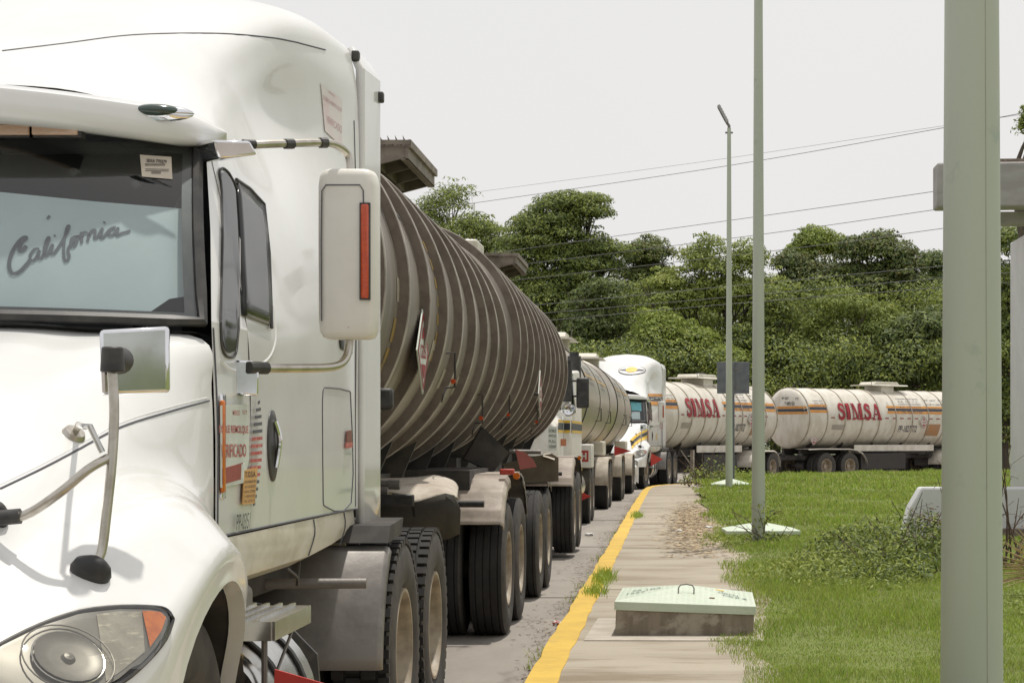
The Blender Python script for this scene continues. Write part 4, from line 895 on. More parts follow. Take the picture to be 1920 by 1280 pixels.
# ================================================================== TRAIN 1 : near truck
T1, S1 = tractor('tractor_truck', 'big white long-nosed tractor truck filling the left of the picture', tuple(ORG), hero=True, group='tractor trucks in the queue')
hs, sd_, ws, L = S1['hs'], S1['sd'], S1['ws'], S1['L']
side_o = lambda y, z, o=.004: V3(1.083+o, L(y), z)
def sp(px, py, x=1.087):          # photo point -> cab side plane, truck-local
    Y = (2.54-x)*F/(XV-px) ; Y = -( -2.54+x)*F/(XV-px); return V3(x, L(Y), H-(py-YH)*Y/F)
def splate(nm, pts, m, x=1.087, th=.004, par=T1): return MB().prism([sp(a, b, x) for a, b in pts], (-th,0,0)).build(nm, m, par, smooth=0)
def stext(mb, body, px0, px1, py0, py1, x, **kw):     # text whose box spans those photo points on the side plane
    a, b, c, d = sp(px0, py1, x), sp(px1, py1, x), sp(px0, py0, x), sp(px1, py0, x); vs, fs, asp = text_geo(body, **kw)
    y0, y1 = a.y, b.y; z0, z1 = (a.z+b.z)/2, (c.z+d.z)/2
    mb.add([V3(x, y0+(v.x/asp+.5)*(y1-y0), z0+(v.y+.5)*(z1-z0)) for v in vs], fs)
pm = splate('permit_panel', [(415,760),(467,757),(467,862),(456,905),(415,914)], SIGNW)
mb = MB(); stext(mb, 'MEXICO', 437, 450, 769, 778, 1.089, bold=.01); stext(mb, 'DOBLE REMOLQUE', 411, 466, 797, 814, 1.089, bold=.015); stext(mb, 'VERIFICADO', 415, 462, 832, 857, 1.089, bold=.01)
stext(mb, 'SCT', 455, 464, 769, 776, 1.089); mb.build('permit_lettering', REDINK, T1, smooth=0)
splate('permit_band', [(418,878),(456,867),(455,897),(418,908)], mat('permit_red', (.30,.06,.045), .5), 1.089)
splate('permit_stamp', [(453,870),(459,868),(457,896),(452,898)], SIGNW, 1.0895)
mb = MB(); 
for i in range(15):
    t = i/14; py = 752+190*t; w = 10*sin(pi*(.03+.94*t))**.75; cx_ = 486-9*t
    mb.prism([sp(cx_-w, py, 1.088), sp(cx_+w, py-2, 1.088), sp(cx_+w, py+4, 1.088), sp(cx_-w, py+6, 1.088)], (-.002,0,0))
    if i in (4, 10): mb.build('striped_emblem', INKG if i == 4 else REDINK, T1, smooth=0); mb = MB()
mb.build('striped_emblem', INKG, T1, smooth=0)
splate('service_label', [(459,881),(483,876),(478,943),(456,946)], mat('label_orange', (.60,.35,.12), .6), 1.0885)
mb = MB(); stext(mb, 'T.O.S.A.', 460, 480, 883, 894, 1.0905, bold=.015)
for i, s in enumerate(('DISTRIBUIDOR', 'AUTORIZADO', 'REFACCIONES', 'Y SERVICIO', 'TEL 22 90 14')): stext(mb, s, 459.5-i*.4, 480-i*.6, 900+i*9, 905+i*9, 1.0905)
mb.build('label_lettering', INK, T1, smooth=0)
mb = MB(); stext(mb, 'PP-0351', 443, 470, 962, 992, 1.089, shear=.25, bold=.0); mb.build('number_lettering', INK, T1, smooth=0)
splate('badge', [(649,830),(661,828),(661,838),(649,840)], REDINK, 1.1015); splate('badge', [(651,808),(659,806),(660,828),(650,829)], mat('badge_brown', (.2,.07,.05), .6), 1.1015)
mb = MB(); stext(mb, '2023 MEXICO', 638, 664, 915, 923, 1.1015); stext(mb, 'RANCH', 650, 662, 846, 852, 1.1015); mb.build('door_lettering', mat('faint_green_ink', (.25,.33,.25), .6), T1, smooth=0)
# faded poster on the sleeper flank
c0 = [(600,158),(640,190),(640,270),(608,240)]
mb = MB(); rr_ = [[S1['cp'](600+40*u+8*v*(1-u), 156+30*u+90*v+ -0*u, .004) for u in (0,.25,.5,.75,1)] for v in (0,.25,.5,.75,1)]
mb.grid(rr_); mb.build('faded_sticker', mat('faded_pink_white', (.74,.70,.68), .4, c2=(.73,.60,.60), scale=9), T1, smooth=60)
mb = MB()
def ctext(mb, body, pa, pb, hpx, **kw):
    vs, fs, asp = text_geo(body, **kw); A, B = Vector(pa), Vector(pb); u = (B-A).normalized(); 
    mb.add([S1['cp'](*(A.lerp(B, v.x/asp+.5)+Vector((0, -v.y*hpx))), .006) for v in vs], fs)
ctext(mb, 'DOBLE REMOLQUE', (604,183), (639,208), 9); ctext(mb, 'VERIFICADO', (610,222), (639,244), 13); ctext(mb, 'MEXICO', (614,172), (626,180), 5)
mb.build('faded_lettering', mat('faded_pink_ink', (.62,.42,.43), .5), T1, smooth=0)
# spotlight behind the sleeper
wl = sub('work_lamp', T1); p = W(719,748,9.3)-ORG
MB().box(p, (.095,.06,.105)).build('lamp_body', BLACK, wl, bevel=.015); MB().cyl(p+V3(-.03,0,0), p+V3(-.10,.0,0), .02, n=8).build('lamp_arm', GREYM, wl)
# windscreen sticker: barcode label
def wg(px, py, off):        # photo point -> windscreen surface of truck 1 (local)
    return WS.px(px, py, ORG, off)
WS = Surf([[[ws(i/16, j/12) for i in range(17)] for j in range(13)]])
mb = MB(); strip(mb, lambda a, b: wg(a, b, .002), [(262,291),(321,295)], [(266,332),(323,337)], 6, 4); mb.build('permit_sticker', mat('sticker_cream', (.62,.55,.45), .6), T1)
mb = MB()
def wt(body, pa, pb, hpx, **kw):
    vs, fs, asp = text_geo(body, **kw); A, B = Vector(pa), Vector(pb); mb.add([wg(*(A.lerp(B, v.x/asp+.5)+Vector((0, -v.y*hpx))), .004) for v in vs], fs)
wt('2EXA 770279', (274,302.5), (312,305), 6, bold=.02)
for k in range(18):
    x = 272+k*2.1; strip(mb, lambda a, b: wg(a, b, .004), [(x,308),(x+.9,308)], [(x,312.5),(x+.9,312.5)], 1, 1)
for k in range(9): x = 284+k*2.0; strip(mb, lambda a, b: wg(a, b, .004), [(x,323),(x+.9,323)], [(x,327.5),(x+.9,327.5)], 1, 1)
for y in (318, 321): strip(mb, lambda a, b: wg(a, b, .004), [(272,y),(316,y+1)], [(272,y+.8),(316,y+1.8)], 2, 1)
mb.build('barcode_print', INK, T1, smooth=0)
# inside roof edge and rear-view fittings seen through the glass
MB().tube([wg(-20,378,-.10), wg(60,384,-.10), wg(165,398,-.10), wg(168,386,-.10), wg(240,392,-.10), wg(330,380,-.10), wg(352,330,-.10)], .006, n=6).build('cabin_trim', BLACK, T1)
for a, b in ((139,301),(259,324)): p = wg(a, b, -.05); MB().cyl(p, p+V3(0,.03,0), .014, n=12).build('suction_cup', BLACK, T1)
# ---- sunshade behind the glass, with the script word
ss = thing('sunshade', 'pale blue windscreen sunshade with cursive lettering behind the near truck windscreen', 'sunshade', tuple(ORG))
SG = [[ws(i/16, j/16, -.05) for i in range(17)] for j in range(17)]
mb = MB(); sh_t = [(-420,392),(-200,372),(0,360),(180,378),(352,392)]; sh_b = [(-420,600),(-200,597),(0,583),(100,580),(200,584),(280,586),(318,560),(346,556)]
full_ws = Surf([[[V3((i/16)*1.035*2-1.035, 0, 0) for i in range(1)]]*1 and SG, mirror_x(SG)])
def shp(px, py, off=.0): return full_ws.px(px, py, ORG, off)
strip(mb, lambda a, b: shp(a, b, .0), sh_t, sh_b, 80, 30); mb.build('fabric', SHEET, ss, smooth=70)
C_ = [[(132,165),(118,185),(98,190),(108,150),(132,128),(120,123),(90,150),(58,205),(46,262),(62,302),(100,292),(140,250),(150,236)],
      [(196,180),(172,184),(150,215),(158,240),(178,228),(198,188),(192,222),(206,226),(226,190),(246,130),(238,128),(222,172),(222,208),(236,210),(264,158),(256,200),(272,200),(300,160),(335,100),(346,68),(336,72),(324,125),(318,190),(326,240),(346,222),(340,182),(362,150),(380,120),(358,130),(354,165),(372,165),(388,130),(384,118),(398,120)],
      [(396,126),(410,100),(407,152)], [(408,122),(420,100),(436,100)], [(444,100),(438,144)], [(441,122),(456,94),(470,86),(476,94),(472,126),(488,118),(512,78),(504,124),(522,116),(548,84),(578,72),(552,84),(546,112),(566,108),(590,76),(584,112),(604,104),(652,90)],
      [(272,118),(276,112)], [(520,52),(524,46)], [(236,30),(250,16)]]
for st_ in C_:
    P2 = smooth_path([(a/2.6667, 400+b/2.6667, 0) for a, b in st_], 5); rr_ = []
    for i, p in enumerate(P2):
        d = (P2[min(i+1,len(P2)-1)]-P2[max(i-1,0)]).normalized(); w = 1.9+.8*abs(d.y); nx, ny = -d.y, d.x
        if st_ is C_[0]: w *= 1.35
        rr_.append([shp(p.x-w*nx, p.y-w*ny, .004), shp(p.x+w*nx, p.y+w*ny, .004)])
    MB().grid(rr_).build('lettering', INKG, ss, smooth=0)

# ---- train 1 tanks
BG = 'ribbed tank trailers in the near train'
A1 = tank_trailer('tank_trailer', 'dusty brown ribbed tank trailer coupled right behind the near white truck', (-2.54, 9.35, 0), 0, 7.85, 1.045, 2.32, 'brown', .88, .062, .05, (5.53,6.75), [(4.2,1.45)], group=BG)
A2 = tank_trailer('tank_trailer', 'second dusty brown ribbed tank trailer, farther along with a pale hatch lid', (-2.54, 17.55, .05), 0, 9.1, 1.065, 2.36, 'brown', .88, .062, .05, (7.22,8.54), [(4.9,1.45)], group=BG)
MB().box((-.05,3.75,3.56), (.9,.75,.16)).build('hatch_lid', WHITED, A2, bevel=.02)
D1 = dolly('two axle converter dolly between the two brown tank trailers', (-2.54, 18.43, 0), 0, (0, 1.21), 'brown', 'converter dollies')
# canvas and flap at the front of trailer A1, hoses, marks
def fl(px, py, Y): return W(px, py, Y)-V3(-2.54, 9.35, 0)
cn = [[fl(690,900,12.2)+V3(-.6,.3,0), fl(740,897,12.2)+V3(0,.3,0), fl(795,893,12.2)+V3(0,.5,0), fl(835,902,12.1)+V3(0,.4,0), fl(850,915,12.1)+V3(0,.3,0)],
      [fl(690,915,11.8)+V3(-.6,0,0), fl(735,912,11.8), fl(790,908,11.9), fl(835,915,11.9), fl(858,930,11.9)],
      [fl(690,926,11.6)+V3(-.6,0,0), fl(735,922,11.6), fl(775,940,11.6), fl(830,925,11.65), fl(860,932,11.7)]]
MB().grid(loft(cn, 4, 4)).build('canvas_cover', DUSTC, A1, smooth=60, solid=.008)
f2 = [[fl(680,924,11.6)+V3(-.6,0,0), fl(772,930,11.6), fl(776,942,11.58), fl(835,924,11.6), fl(852,928,11.6)], [fl(680,965,11.62)+V3(-.6,0,0), fl(775,968,11.6), fl(780,968,11.6), fl(840,960,11.62), fl(864,955,11.62)], [fl(680,1012,11.64)+V3(-.6,0,0), fl(780,1012,11.62), fl(782,1012,11.62), fl(840,1010,11.64), fl(862,1000,11.64)]]
MB().grid(f2).build('front_flap', DKFLAP, A1, solid=.012)
MB().box(fl(733,938,11.5), (.28,.03,.075)).build('flap_bar', BLACK, A1, bevel=.01)
mb = MB().tube([fl(640,905,11.7), fl(742,908,11.7)], .024, n=12).tube([fl(728,908,11.7), fl(750,908.5,11.7)], .030, n=12).tube([fl(640,920,11.55), fl(727,920,11.55)], .025, n=12).tube([fl(700,920,11.55), fl(704,920,11.55)], .030, n=12)
mb.build('hose_tube', GREYM, A1)
MB().box(fl(951,884,14.7)+V3(0,0,0), (.11,.08,.045)).build('marker_housing', RED, A1, bevel=.01)
# dolly side panel, tube, faded red quarter plate
def dl(px, py, Y): return W(px, py, Y)-V3(-2.54, 18.43, 0)
MB().prism([dl(940,870,18.9),(dl(1000,855,18.9)),(dl(1035,850,18.9)),dl(1047,858,18.9),dl(1047,902,18.9),dl(985,905,18.9)], (0,.03,0)).build('side_panel', mat('olive_panel', (.13,.105,.07), .7, c2=(.09,.07,.05), scale=4), D1)
MB().tube([dl(955,846,18.8), dl(1014,847,18.8)], .022, n=10).build('hose_tube', GREYM, D1)
MB().prism([dl(966,842,18.3), dl(985,848,18.3), dl(1000,862,18.3), dl(1006,875,18.3), dl(975,880,18.3)], (0,.01,0)).build('warning_plate', PINKF, D1)
MB().grid([[dl(1020,850,18.95),dl(1030,849,19.0),dl(1040,852,19.0)],[dl(1018,855,18.85),dl(1028,858,18.85),dl(1040,862,18.85)]]).build('panel_lip', DUSTC, D1)
# marks on the brown tank
R1, Z1 = 1.048, 2.32
def ang(z): return math.asin((z-Z1)/R1)
YF = mat('faded_yellow_letter', (.36,.235,.06), .6, c2=(.22,.18,.12), scale=12); CF = mat('faded_cream_patch', (.38,.34,.27), .6)
mb = MB()
for yy, z, body, w, h in ((1.05,1.83,'P',.3,.5), (2.85,2.05,'INFLAMABLE',.32,.75)): pass
for yy, z0, z1 in ((1.0,1.55,1.75),(1.0,1.80,2.0),(1.0,2.03,2.16)): mb.grid(tank_arc(R1, Z1, ang(z0), ang(z1), yy, yy+.22))
for k in range(7): mb.grid(tank_arc(R1, Z1, ang(2.0+.115*k), ang(2.07+.115*k), 2.78, 2.78+(.34 if k % 2 else .24)))
mb.grid(tank_arc(R1, Z1, ang(2.0), ang(2.75), 2.96, 3.02)); mb.build('faded_lettering', YF, A1, smooth=0)
mb = MB()
for yy, z in ((1.02,2.25),(1.9,2.13),(2.7,2.0),(3.6,1.85),(4.5,1.83)): mb.grid(tank_arc(R1, Z1, ang(z), ang(z+.13), yy, yy+.16))
mb.build('faded_patch', CF, A1, smooth=0)
mb = MB()
for body, y, z in (('MEX', 1.15, 2.72), ('TR', 2.0, 2.7)): tank_text(mb, body, R1+.001, Z1, y, z, .26, .3)
mb.build('grey_lettering', mat('faded_grey_ink', (.12,.115,.11), .6), A1, smooth=0)
diamond(A1, R1+.03, Z1, 1.95, 2.02, .25, .03); diamond(A2, R1+.06, Z1, 3.3, 1.95, .26, .05)
for P_, lst in ((A1, ((3.4,1.95),(6.3,1.74))), (A2, ((.6,1.75),(4.6,1.72)))):
    for y, z in lst:
        x = sqrt(1.1**2-(z-2.34)**2); q = sub('side_lamp', P_, (x, y, z)); MB().tube([(0,0,-.1),(.06,0,-.1),(.06,0,.13),(0,0,.13)], .008, n=6).build('bracket', DARK, q)
        MB().cyl((.05,-.03,-.06),(.05,.03,-.06),.017,n=12).build('lens', REDL, q); MB().tube([(0,0,-.1),(-.01,-.15,-.2),(.02,-.3,-.15)], .005, n=5, sm=3).build('cable', BLACK, q)
# dark placard holder and pipes below the first tank
MB().prism([fl(905,800,16.0),fl(955,848,16.0),fl(925,885,16.0),fl(870,860,16.0)], (-.02,.02,0)).build('placard_holder', DARK, A1)
MB().box((.55,6.1,1.12),(.9,1.9,.3)).build('valve_box', DARK, A1); MB().tube([(.2,4.6,1.2),(.6,4.7,1.0),(.9,4.9,1.05)], .05, n=10, sm=3).build('outlet_pipe', GREYM, A1)
MB().box((.5,2.6,1.17),(.5,.5,.14)).build('outlet_cover', DUSTC, A1)

# ================================================================== TRAIN 2
T2 = thing('tractor_truck', 'square white tractor truck with black and yellow bands, black mirrors and exhaust stacks', 'truck', (-2.77, 29.2, 0), 0, 'tractor trucks in the queue')
MB().prism([(-1.0,.1,.75),(1.0,.1,.75),(1.0,.1,1.7),(.8,.08,1.85),(-.8,.08,1.85),(-1.0,.1,1.7)], (0,1.7,.12)).build('hood', WHITE3, T2, bevel=.04)
MB().box((0,-.05,.55),(2.3,.25,.34)).build('bumper', CHROME, T2, bevel=.05); mb = MB()
for k in range(10): mb.box((0,.07,.8+.09*k),(1.2,.04,.03))
mb.build('grille', CHROME, T2)
for s in (1,-1):
    MB().grid([[V3(s*.7,1.1+.66*cos(radians(a)),.52+.74*sin(radians(a))), V3(s*1.15,1.1+.66*cos(radians(a)),.52+.74*sin(radians(a))), V3(s*1.24,1.1+.62*cos(radians(a)),.48+.70*sin(radians(a)))] for a in range(-10, 191, 12)]).build('front_fender', ALU, T2, solid=.01)
    wheel(T2, s*1.03, 1.1, s, dual=False)
cabp = [(-1.05,1.8,1.0),(1.05,1.8,1.0),(1.05,1.8,1.95),(1.0,2.05,2.75),(-1.0,2.05,2.75),(-1.05,1.8,1.95)]
MB().add([(-1.12,1.8,1.0),(1.12,1.8,1.0),(1.12,1.8,1.95),(1.05,2.1,2.62),(-1.05,2.1,2.62),(-1.12,1.8,1.95),(-1.16,4.45,.95),(1.16,4.45,.95),(1.16,4.45,2.0),(1.12,4.45,2.72),(-1.12,4.45,2.72),(-1.16,4.45,2.0)],
    [(0,1,2,5),(5,2,3,4),(11,10,9,8),(6,11,8,7),(0,6,7,1),(1,7,8,2),(2,8,9,3),(3,9,10,4),(4,10,11,5),(5,11,6,0)]).build('cab', WHITE3, T2, bevel=.04)
MB().add([(-.95,1.80,1.99),(.95,1.80,1.99),(.94,2.04,2.55),(-.94,2.04,2.55)], [(0,1,2,3)]).build('windshield', GLASSD, T2, solid=.01)
MB().add([(1.132,1.98,1.95),(1.137,2.7,1.95),(1.10,2.65,2.6),(1.085,2.15,2.6)], [(0,1,2,3)]).build('side_window', GLASSD, T2, solid=.01)
for z0, z1, m, nm in ((1.62,1.66,YELL,'stripe_yellow'),(1.665,1.775,NAVY,'stripe_black'),(1.78,1.82,YELL,'stripe_yellow')):
    MB().add([(1.128,1.82,z0),(1.166,4.44,z0),(1.166,4.44,z1),(1.128,1.82,z1)], [(0,1,2,3)]).build(nm, m, T2, smooth=0)
    MB().add([(1.006,.15,z0),(1.006,1.78,z0),(1.006,1.78,z1),(1.006,.15,z1)], [(0,1,2,3)]).build(nm, m, T2, smooth=0)
    MB().add([(.98,1.794,z0),(1.10,1.794,z0),(1.10,1.794,z1),(.98,1.794,z1)], [(0,1,2,3)]).build(nm, m, T2, smooth=0)
MB().add([(1.166,2.9,.98),(1.170,4.44,.98),(1.170,4.44,1.0),(1.166,2.9,1.0)], [(0,1,2,3)]).build('stripe_yellow', YELL, T2, smooth=0)
for s in (1,-1):
    MB().cyl((s*1.02,4.62,.9),(s*1.02,4.62,3.05),.085,n=16).cyl((s*1.02,4.62,1.6),(s*1.02,4.62,2.98),.12,n=16).build('exhaust_stack', BLACK, T2)
    a, b = W(1080,708,31.2)-T2.location, W(1105,765,31.2)-T2.location
    sm_ = sub('side_mirror', T2); c_ = (a+b)/2; MB().box((s*c_.x, c_.y, c_.z), (abs(b.x-a.x)*.95, .10, abs(a.z-b.z))).build('mirror_housing', BLACK, sm_, bevel=.03)
    MB().tube([(s*1.05,2.2,c_.z-.05),(s*c_.x,c_.y,c_.z-.05)], .015, n=6).tube([(s*1.05,2.2,c_.z+.2),(s*c_.x,c_.y,c_.z+.2)], .015, n=6).build('mirror_arm', BLACK, sm_)
p = W(1063,711,31.0)-T2.location; MB().cyl((p.x,p.y,p.z-.36),(p.x,p.y,p.z+.30),.085,n=16).build('air_cleaner', BLACK, T2)
p = W(1066,768,30.4)-T2.location; MB().lathe([(0,.10),(.02,.105),(.05,.08),(.07,.03),(.075,0)], 'Y', n=24).build('spot_mirror', CHROME, T2, loc=p)
MB().tube([p+V3(-.12,.05,-.02), p], .012, n=6).tube([W(1056,780,30.2)-T2.location, W(1056,828,30.2)-T2.location], .01, n=6).build('mirror_bracket', CHROME, T2)
p = W(1055,829,30.1)-T2.location; MB().box(p, (.11,.05,.11)).build('turn_signal', mat('faded_orange', (.5,.2,.1), .5), T2)
p = W(1036,822,29.0)-T2.location; MB().box(p, (.13,.02,.36)).build('permit_panel', SIGNW, T2); mb = MB()
for k, s in enumerate(('DOBLE', 'REMOLQUE', 'FULL', 'VERIF')): text_on(mb, s, p+V3(0,-.013,.12-.08*k), (1,0,0), (0,0,1), .11, .045)
mb.build('permit_lettering', INK, T2, smooth=0)
MB().box((0,3.2,.85),(1.0,6.0,.25)).build('chassis', DARK, T2); MB().cyl((.95,2.6,.72),(.95,3.9,.72),.3,n=24).build('fuel_tank', ALU, T2)
axle(T2, 5.6); axle(T2, 6.85)
MB().box((1.2,5.3,1.22),(.24,.9,.42)).build('tool_box', WHITE3, T2, bevel=.02)
MB().add([(1.10,4.845,1.12),(1.26,4.845,1.12),(1.26,4.845,1.32),(1.10,4.845,1.32)], [(0,1,2,3)]).build('red_emblem', RED, T2, smooth=0)
mb = MB(); text_on(mb, 'H', (1.18,4.841,1.22), (1,0,0), (0,0,1), .09, .12, bold=.04); mb.build('emblem_lettering', SIGNW, T2, smooth=0)
MB().prism([W(1090,922,33)-T2.location, W(1109,930,33)-T2.location, W(1090,938,33)-T2.location], (0,.01,0)).build('flag', REDF, T2)
MB().grid([[V3(x,y,z) for x in (.6,1.27)] for y, z in ((4.95,.6),(5.0,.9),(5.2,1.1),(5.6,1.16),(6.85,1.16),(7.3,1.1),(7.5,.8))]).build('fender', DKFLAP, T2, solid=.01)
SGp = 'polished steel tank trailers of the second train'
B1 = tank_trailer('tank_trailer', 'stained polished steel tank trailer right behind the truck with black mirrors', (-2.76, 36.0, 0), -.012, 9.6, 1.14, 2.33, 'steel', 4.55, .012, .05, (6.0,7.25), [(5.2,1.6)], legs=1.5, group=SGp)
B2 = tank_trailer('tank_trailer', 'far polished steel tank trailer ending beside the truck with the oval emblem', (-2.52, 46.3, 0), -.012, 10.2, 1.16, 2.33, 'steel', 4.8, .012, .05, (7.9,9.1), [(5.2,1.6)], legs=1.5, group=SGp)
D2 = dolly('two axle converter dolly between the two polished steel tanks', (-2.55, 47.9, 0), -.012, (0,1.25), 'steel', 'converter dollies')
for Tn, Rn in ((B1, 1.142), (B2, 1.162)):
    mb = MB()
    for y0, y1 in ((.5,4.4),(4.8,9.0)): mb.grid(tank_arc(Rn+.002, 2.33, .36, .42, y0, y1, 2, 16))
    mb.build('yellow_band', mat('faded_yellow_band', (.45,.27,.06), .5, c2=(.35,.28,.2), scale=4), Tn, smooth=60)
    mb = MB()
    for k, s in enumerate(('PRODUCTOS INFLAMABLES', 'TRANSPORTES', 'CAP 31000 LTS', 'NOM 020')): tank_text(mb, s, Rn+.003, 2.33, 2.2, 2.92-.1*k-.001, 1.6, .07); tank_text(mb, s, Rn+.003, 2.33, 6.8, 2.92-.1*k, 1.6, .07)
    mb.build('tank_lettering', INKG, Tn, smooth=0)
    for y in (3.8, 8.2): q = sub('side_lamp', Tn, (Rn, y, 2.0)); MB().tube([(-.05,0,-.1),(.07,0,-.1),(.07,0,.16),(0,0,.16)], .012, n=6).build('bracket', DARK, q)
    MB().box((.98,6.9,1.32),(.32,1.0,.32)).build('hose_cabinet', WHITED, Tn, bevel=.03)
for Tn, a, b, c in ((B1,(1146,836,41.5),(1178,845,41.5),(1146,854,41.5)),):
    T_ = Tn.location; MB().prism([W(*a)-T_, W(*b)-T_, W(*c)-T_], (0,.01,0)).build('flag', REDF, Tn)
# ================================================================== TRAIN 3
R3 = radians(-9)
T3, S3 = tractor('tractor_truck', 'white aerodynamic tractor truck with yellow oval emblem and orange stripes', (-2.22, 58.3, 0), R3, hero=False, group='tractor trucks in the queue'); T3.scale = (1.04, 1.04, 1.11)
h3, s3, c3_ = S3['hs'], S3['sd'], S3['cp']
for (za, zb, m, nm) in ((2.63,2.71,ORANGE,'orange_stripe'),(2.50,2.615,NAVY,'black_stripe'),(2.38,2.485,ORANGE,'orange_stripe')):
    mb = MB(); strip(mb, lambda y, z: s3(y, z, .012), [(7.35,za-.02),(8.72,za)], [(7.5,zb-.02),(8.72,zb)] if False else [(7.35,zb-.02),(8.72,zb)], 10, 2); mb.build(nm, m, T3)
def hstr(pts_t, pts_b, m, nm): mb = MB(); strip(mb, lambda a, b: h3(a, b, .012), pts_t, pts_b, 20, 4); mb.build(nm, m, T3)
hstr([(-40,935),(60,865),(200,790),(390,720)], [(-40,1000),(60,920),(200,838),(390,764)], YELL, 'yellow_stripe')
hstr([(-40,1005),(60,925),(200,843),(390,769)], [(-40,1070),(60,985),(200,900),(390,822)], NAVY, 'black_stripe')
hstr([(-40,1075),(60,990),(200,905),(390,827)], [(-40,1140),(60,1050),(200,962),(390,885)], YELL, 'yellow_stripe')
ST = Surf([[[V3(x, y, z) for x, z in pr] for y, pr in ()]]) if False else None
# oval emblem on the roof front: white ring, dark wings, yellow centre
def oval(cy, cz, ry, rz_, off, m, nm, tip=0.):
    mb = MB(); P = []
    for i in range(33):
        a = 2*pi*i/32; P.append((cy+ry*cos(a)*(1+tip*max(0, abs(cos(a))-.75)*4), cz+rz_*sin(a)))
    rr_ = [[s3x(cy+(y-cy)*k, cz+(z-cz)*k, off) for y, z in P] for k in (0.01, .33, .66, 1)]
    MB().grid(rr_).build(nm, m, T3, smooth=60)
def s3x(x, z, off): return SR.hit((x, -3, z), (0,1,0), off)
st3 = [(6.66,[(0,2.74),(.40,2.72),(.66,2.66),(.82,2.60)]),(6.95,[(0,2.93),(.40,2.89),(.70,2.77),(.84,2.68)]),(7.30,[(0,3.07),(.49,3.04),(.71,2.93),(.81,2.80)]),(7.70,[(0,3.24),(.50,3.20),(.73,3.10),(.79,2.95)]),(8.10,[(0,3.40),(.52,3.37),(.84,3.285),(.89,3.13)]),(8.45,[(0,3.49),(.55,3.455),(.93,3.35),(1.0,3.18)])]
r3 = loft([[V3(x, y-4.3, z if z < 2.6 else 2.6+(z-2.6)*1.42) for x, z in pr] for y, pr in st3], 5, 7); SR = Surf([r3, mirror_x(r3)])
oval(.34, 3.36, .40, .14, .015, INKG, 'emblem_ring'); oval(.34, 3.36, .375, .125, .02, WHITE, 'emblem_field'); oval(.34, 3.36, .36, .035, .024, INKG, 'emblem_wings'); oval(.34, 3.365, .17, .08, .03, YELL, 'emblem_disc')
MB().grid([[S3['ws'](u, t, -.05) for u in (.1,.3,.5,.7,.9)] for t in (.45,.6,.8)]).build('sun_blind', mat('turquoise_blind', (.12,.55,.62), .6), T3, smooth=60)
MB().grid([[S3['ws'](u, t, -.05) for u in (.1,.3,.5,.7,.85)] for t in (.12,.25,.4)]).build('sun_blind', SHEET, T3, smooth=60)
mb = MB()
for k in range(2): text_on(mb, ('SIMSA','PP-1830')[k], (1.118,4.25,1.82-.1*k), (0,1,0), (0,0,1), .35, .08, bold=.02)
mb.build('door_lettering', REDT, T3, smooth=0)
mb = MB()
for k in range(7): text_on(mb, ('TRANSPORTES','SERVICIO','PUBLICO','FEDERAL','MEXICO','DOBLE','REMOLQUE')[k], (1.118,4.3,1.6-.07*k), (0,1,0), (0,0,1), .28, .04)
mb.build('small_lettering', INKG, T3, smooth=0)
MB().box((1.1,3.35,1.45),(.01,.05,.2)).build('door_emblem', YELL, T3)
WG = 'cream tank trailers with red lettering and orange bands'
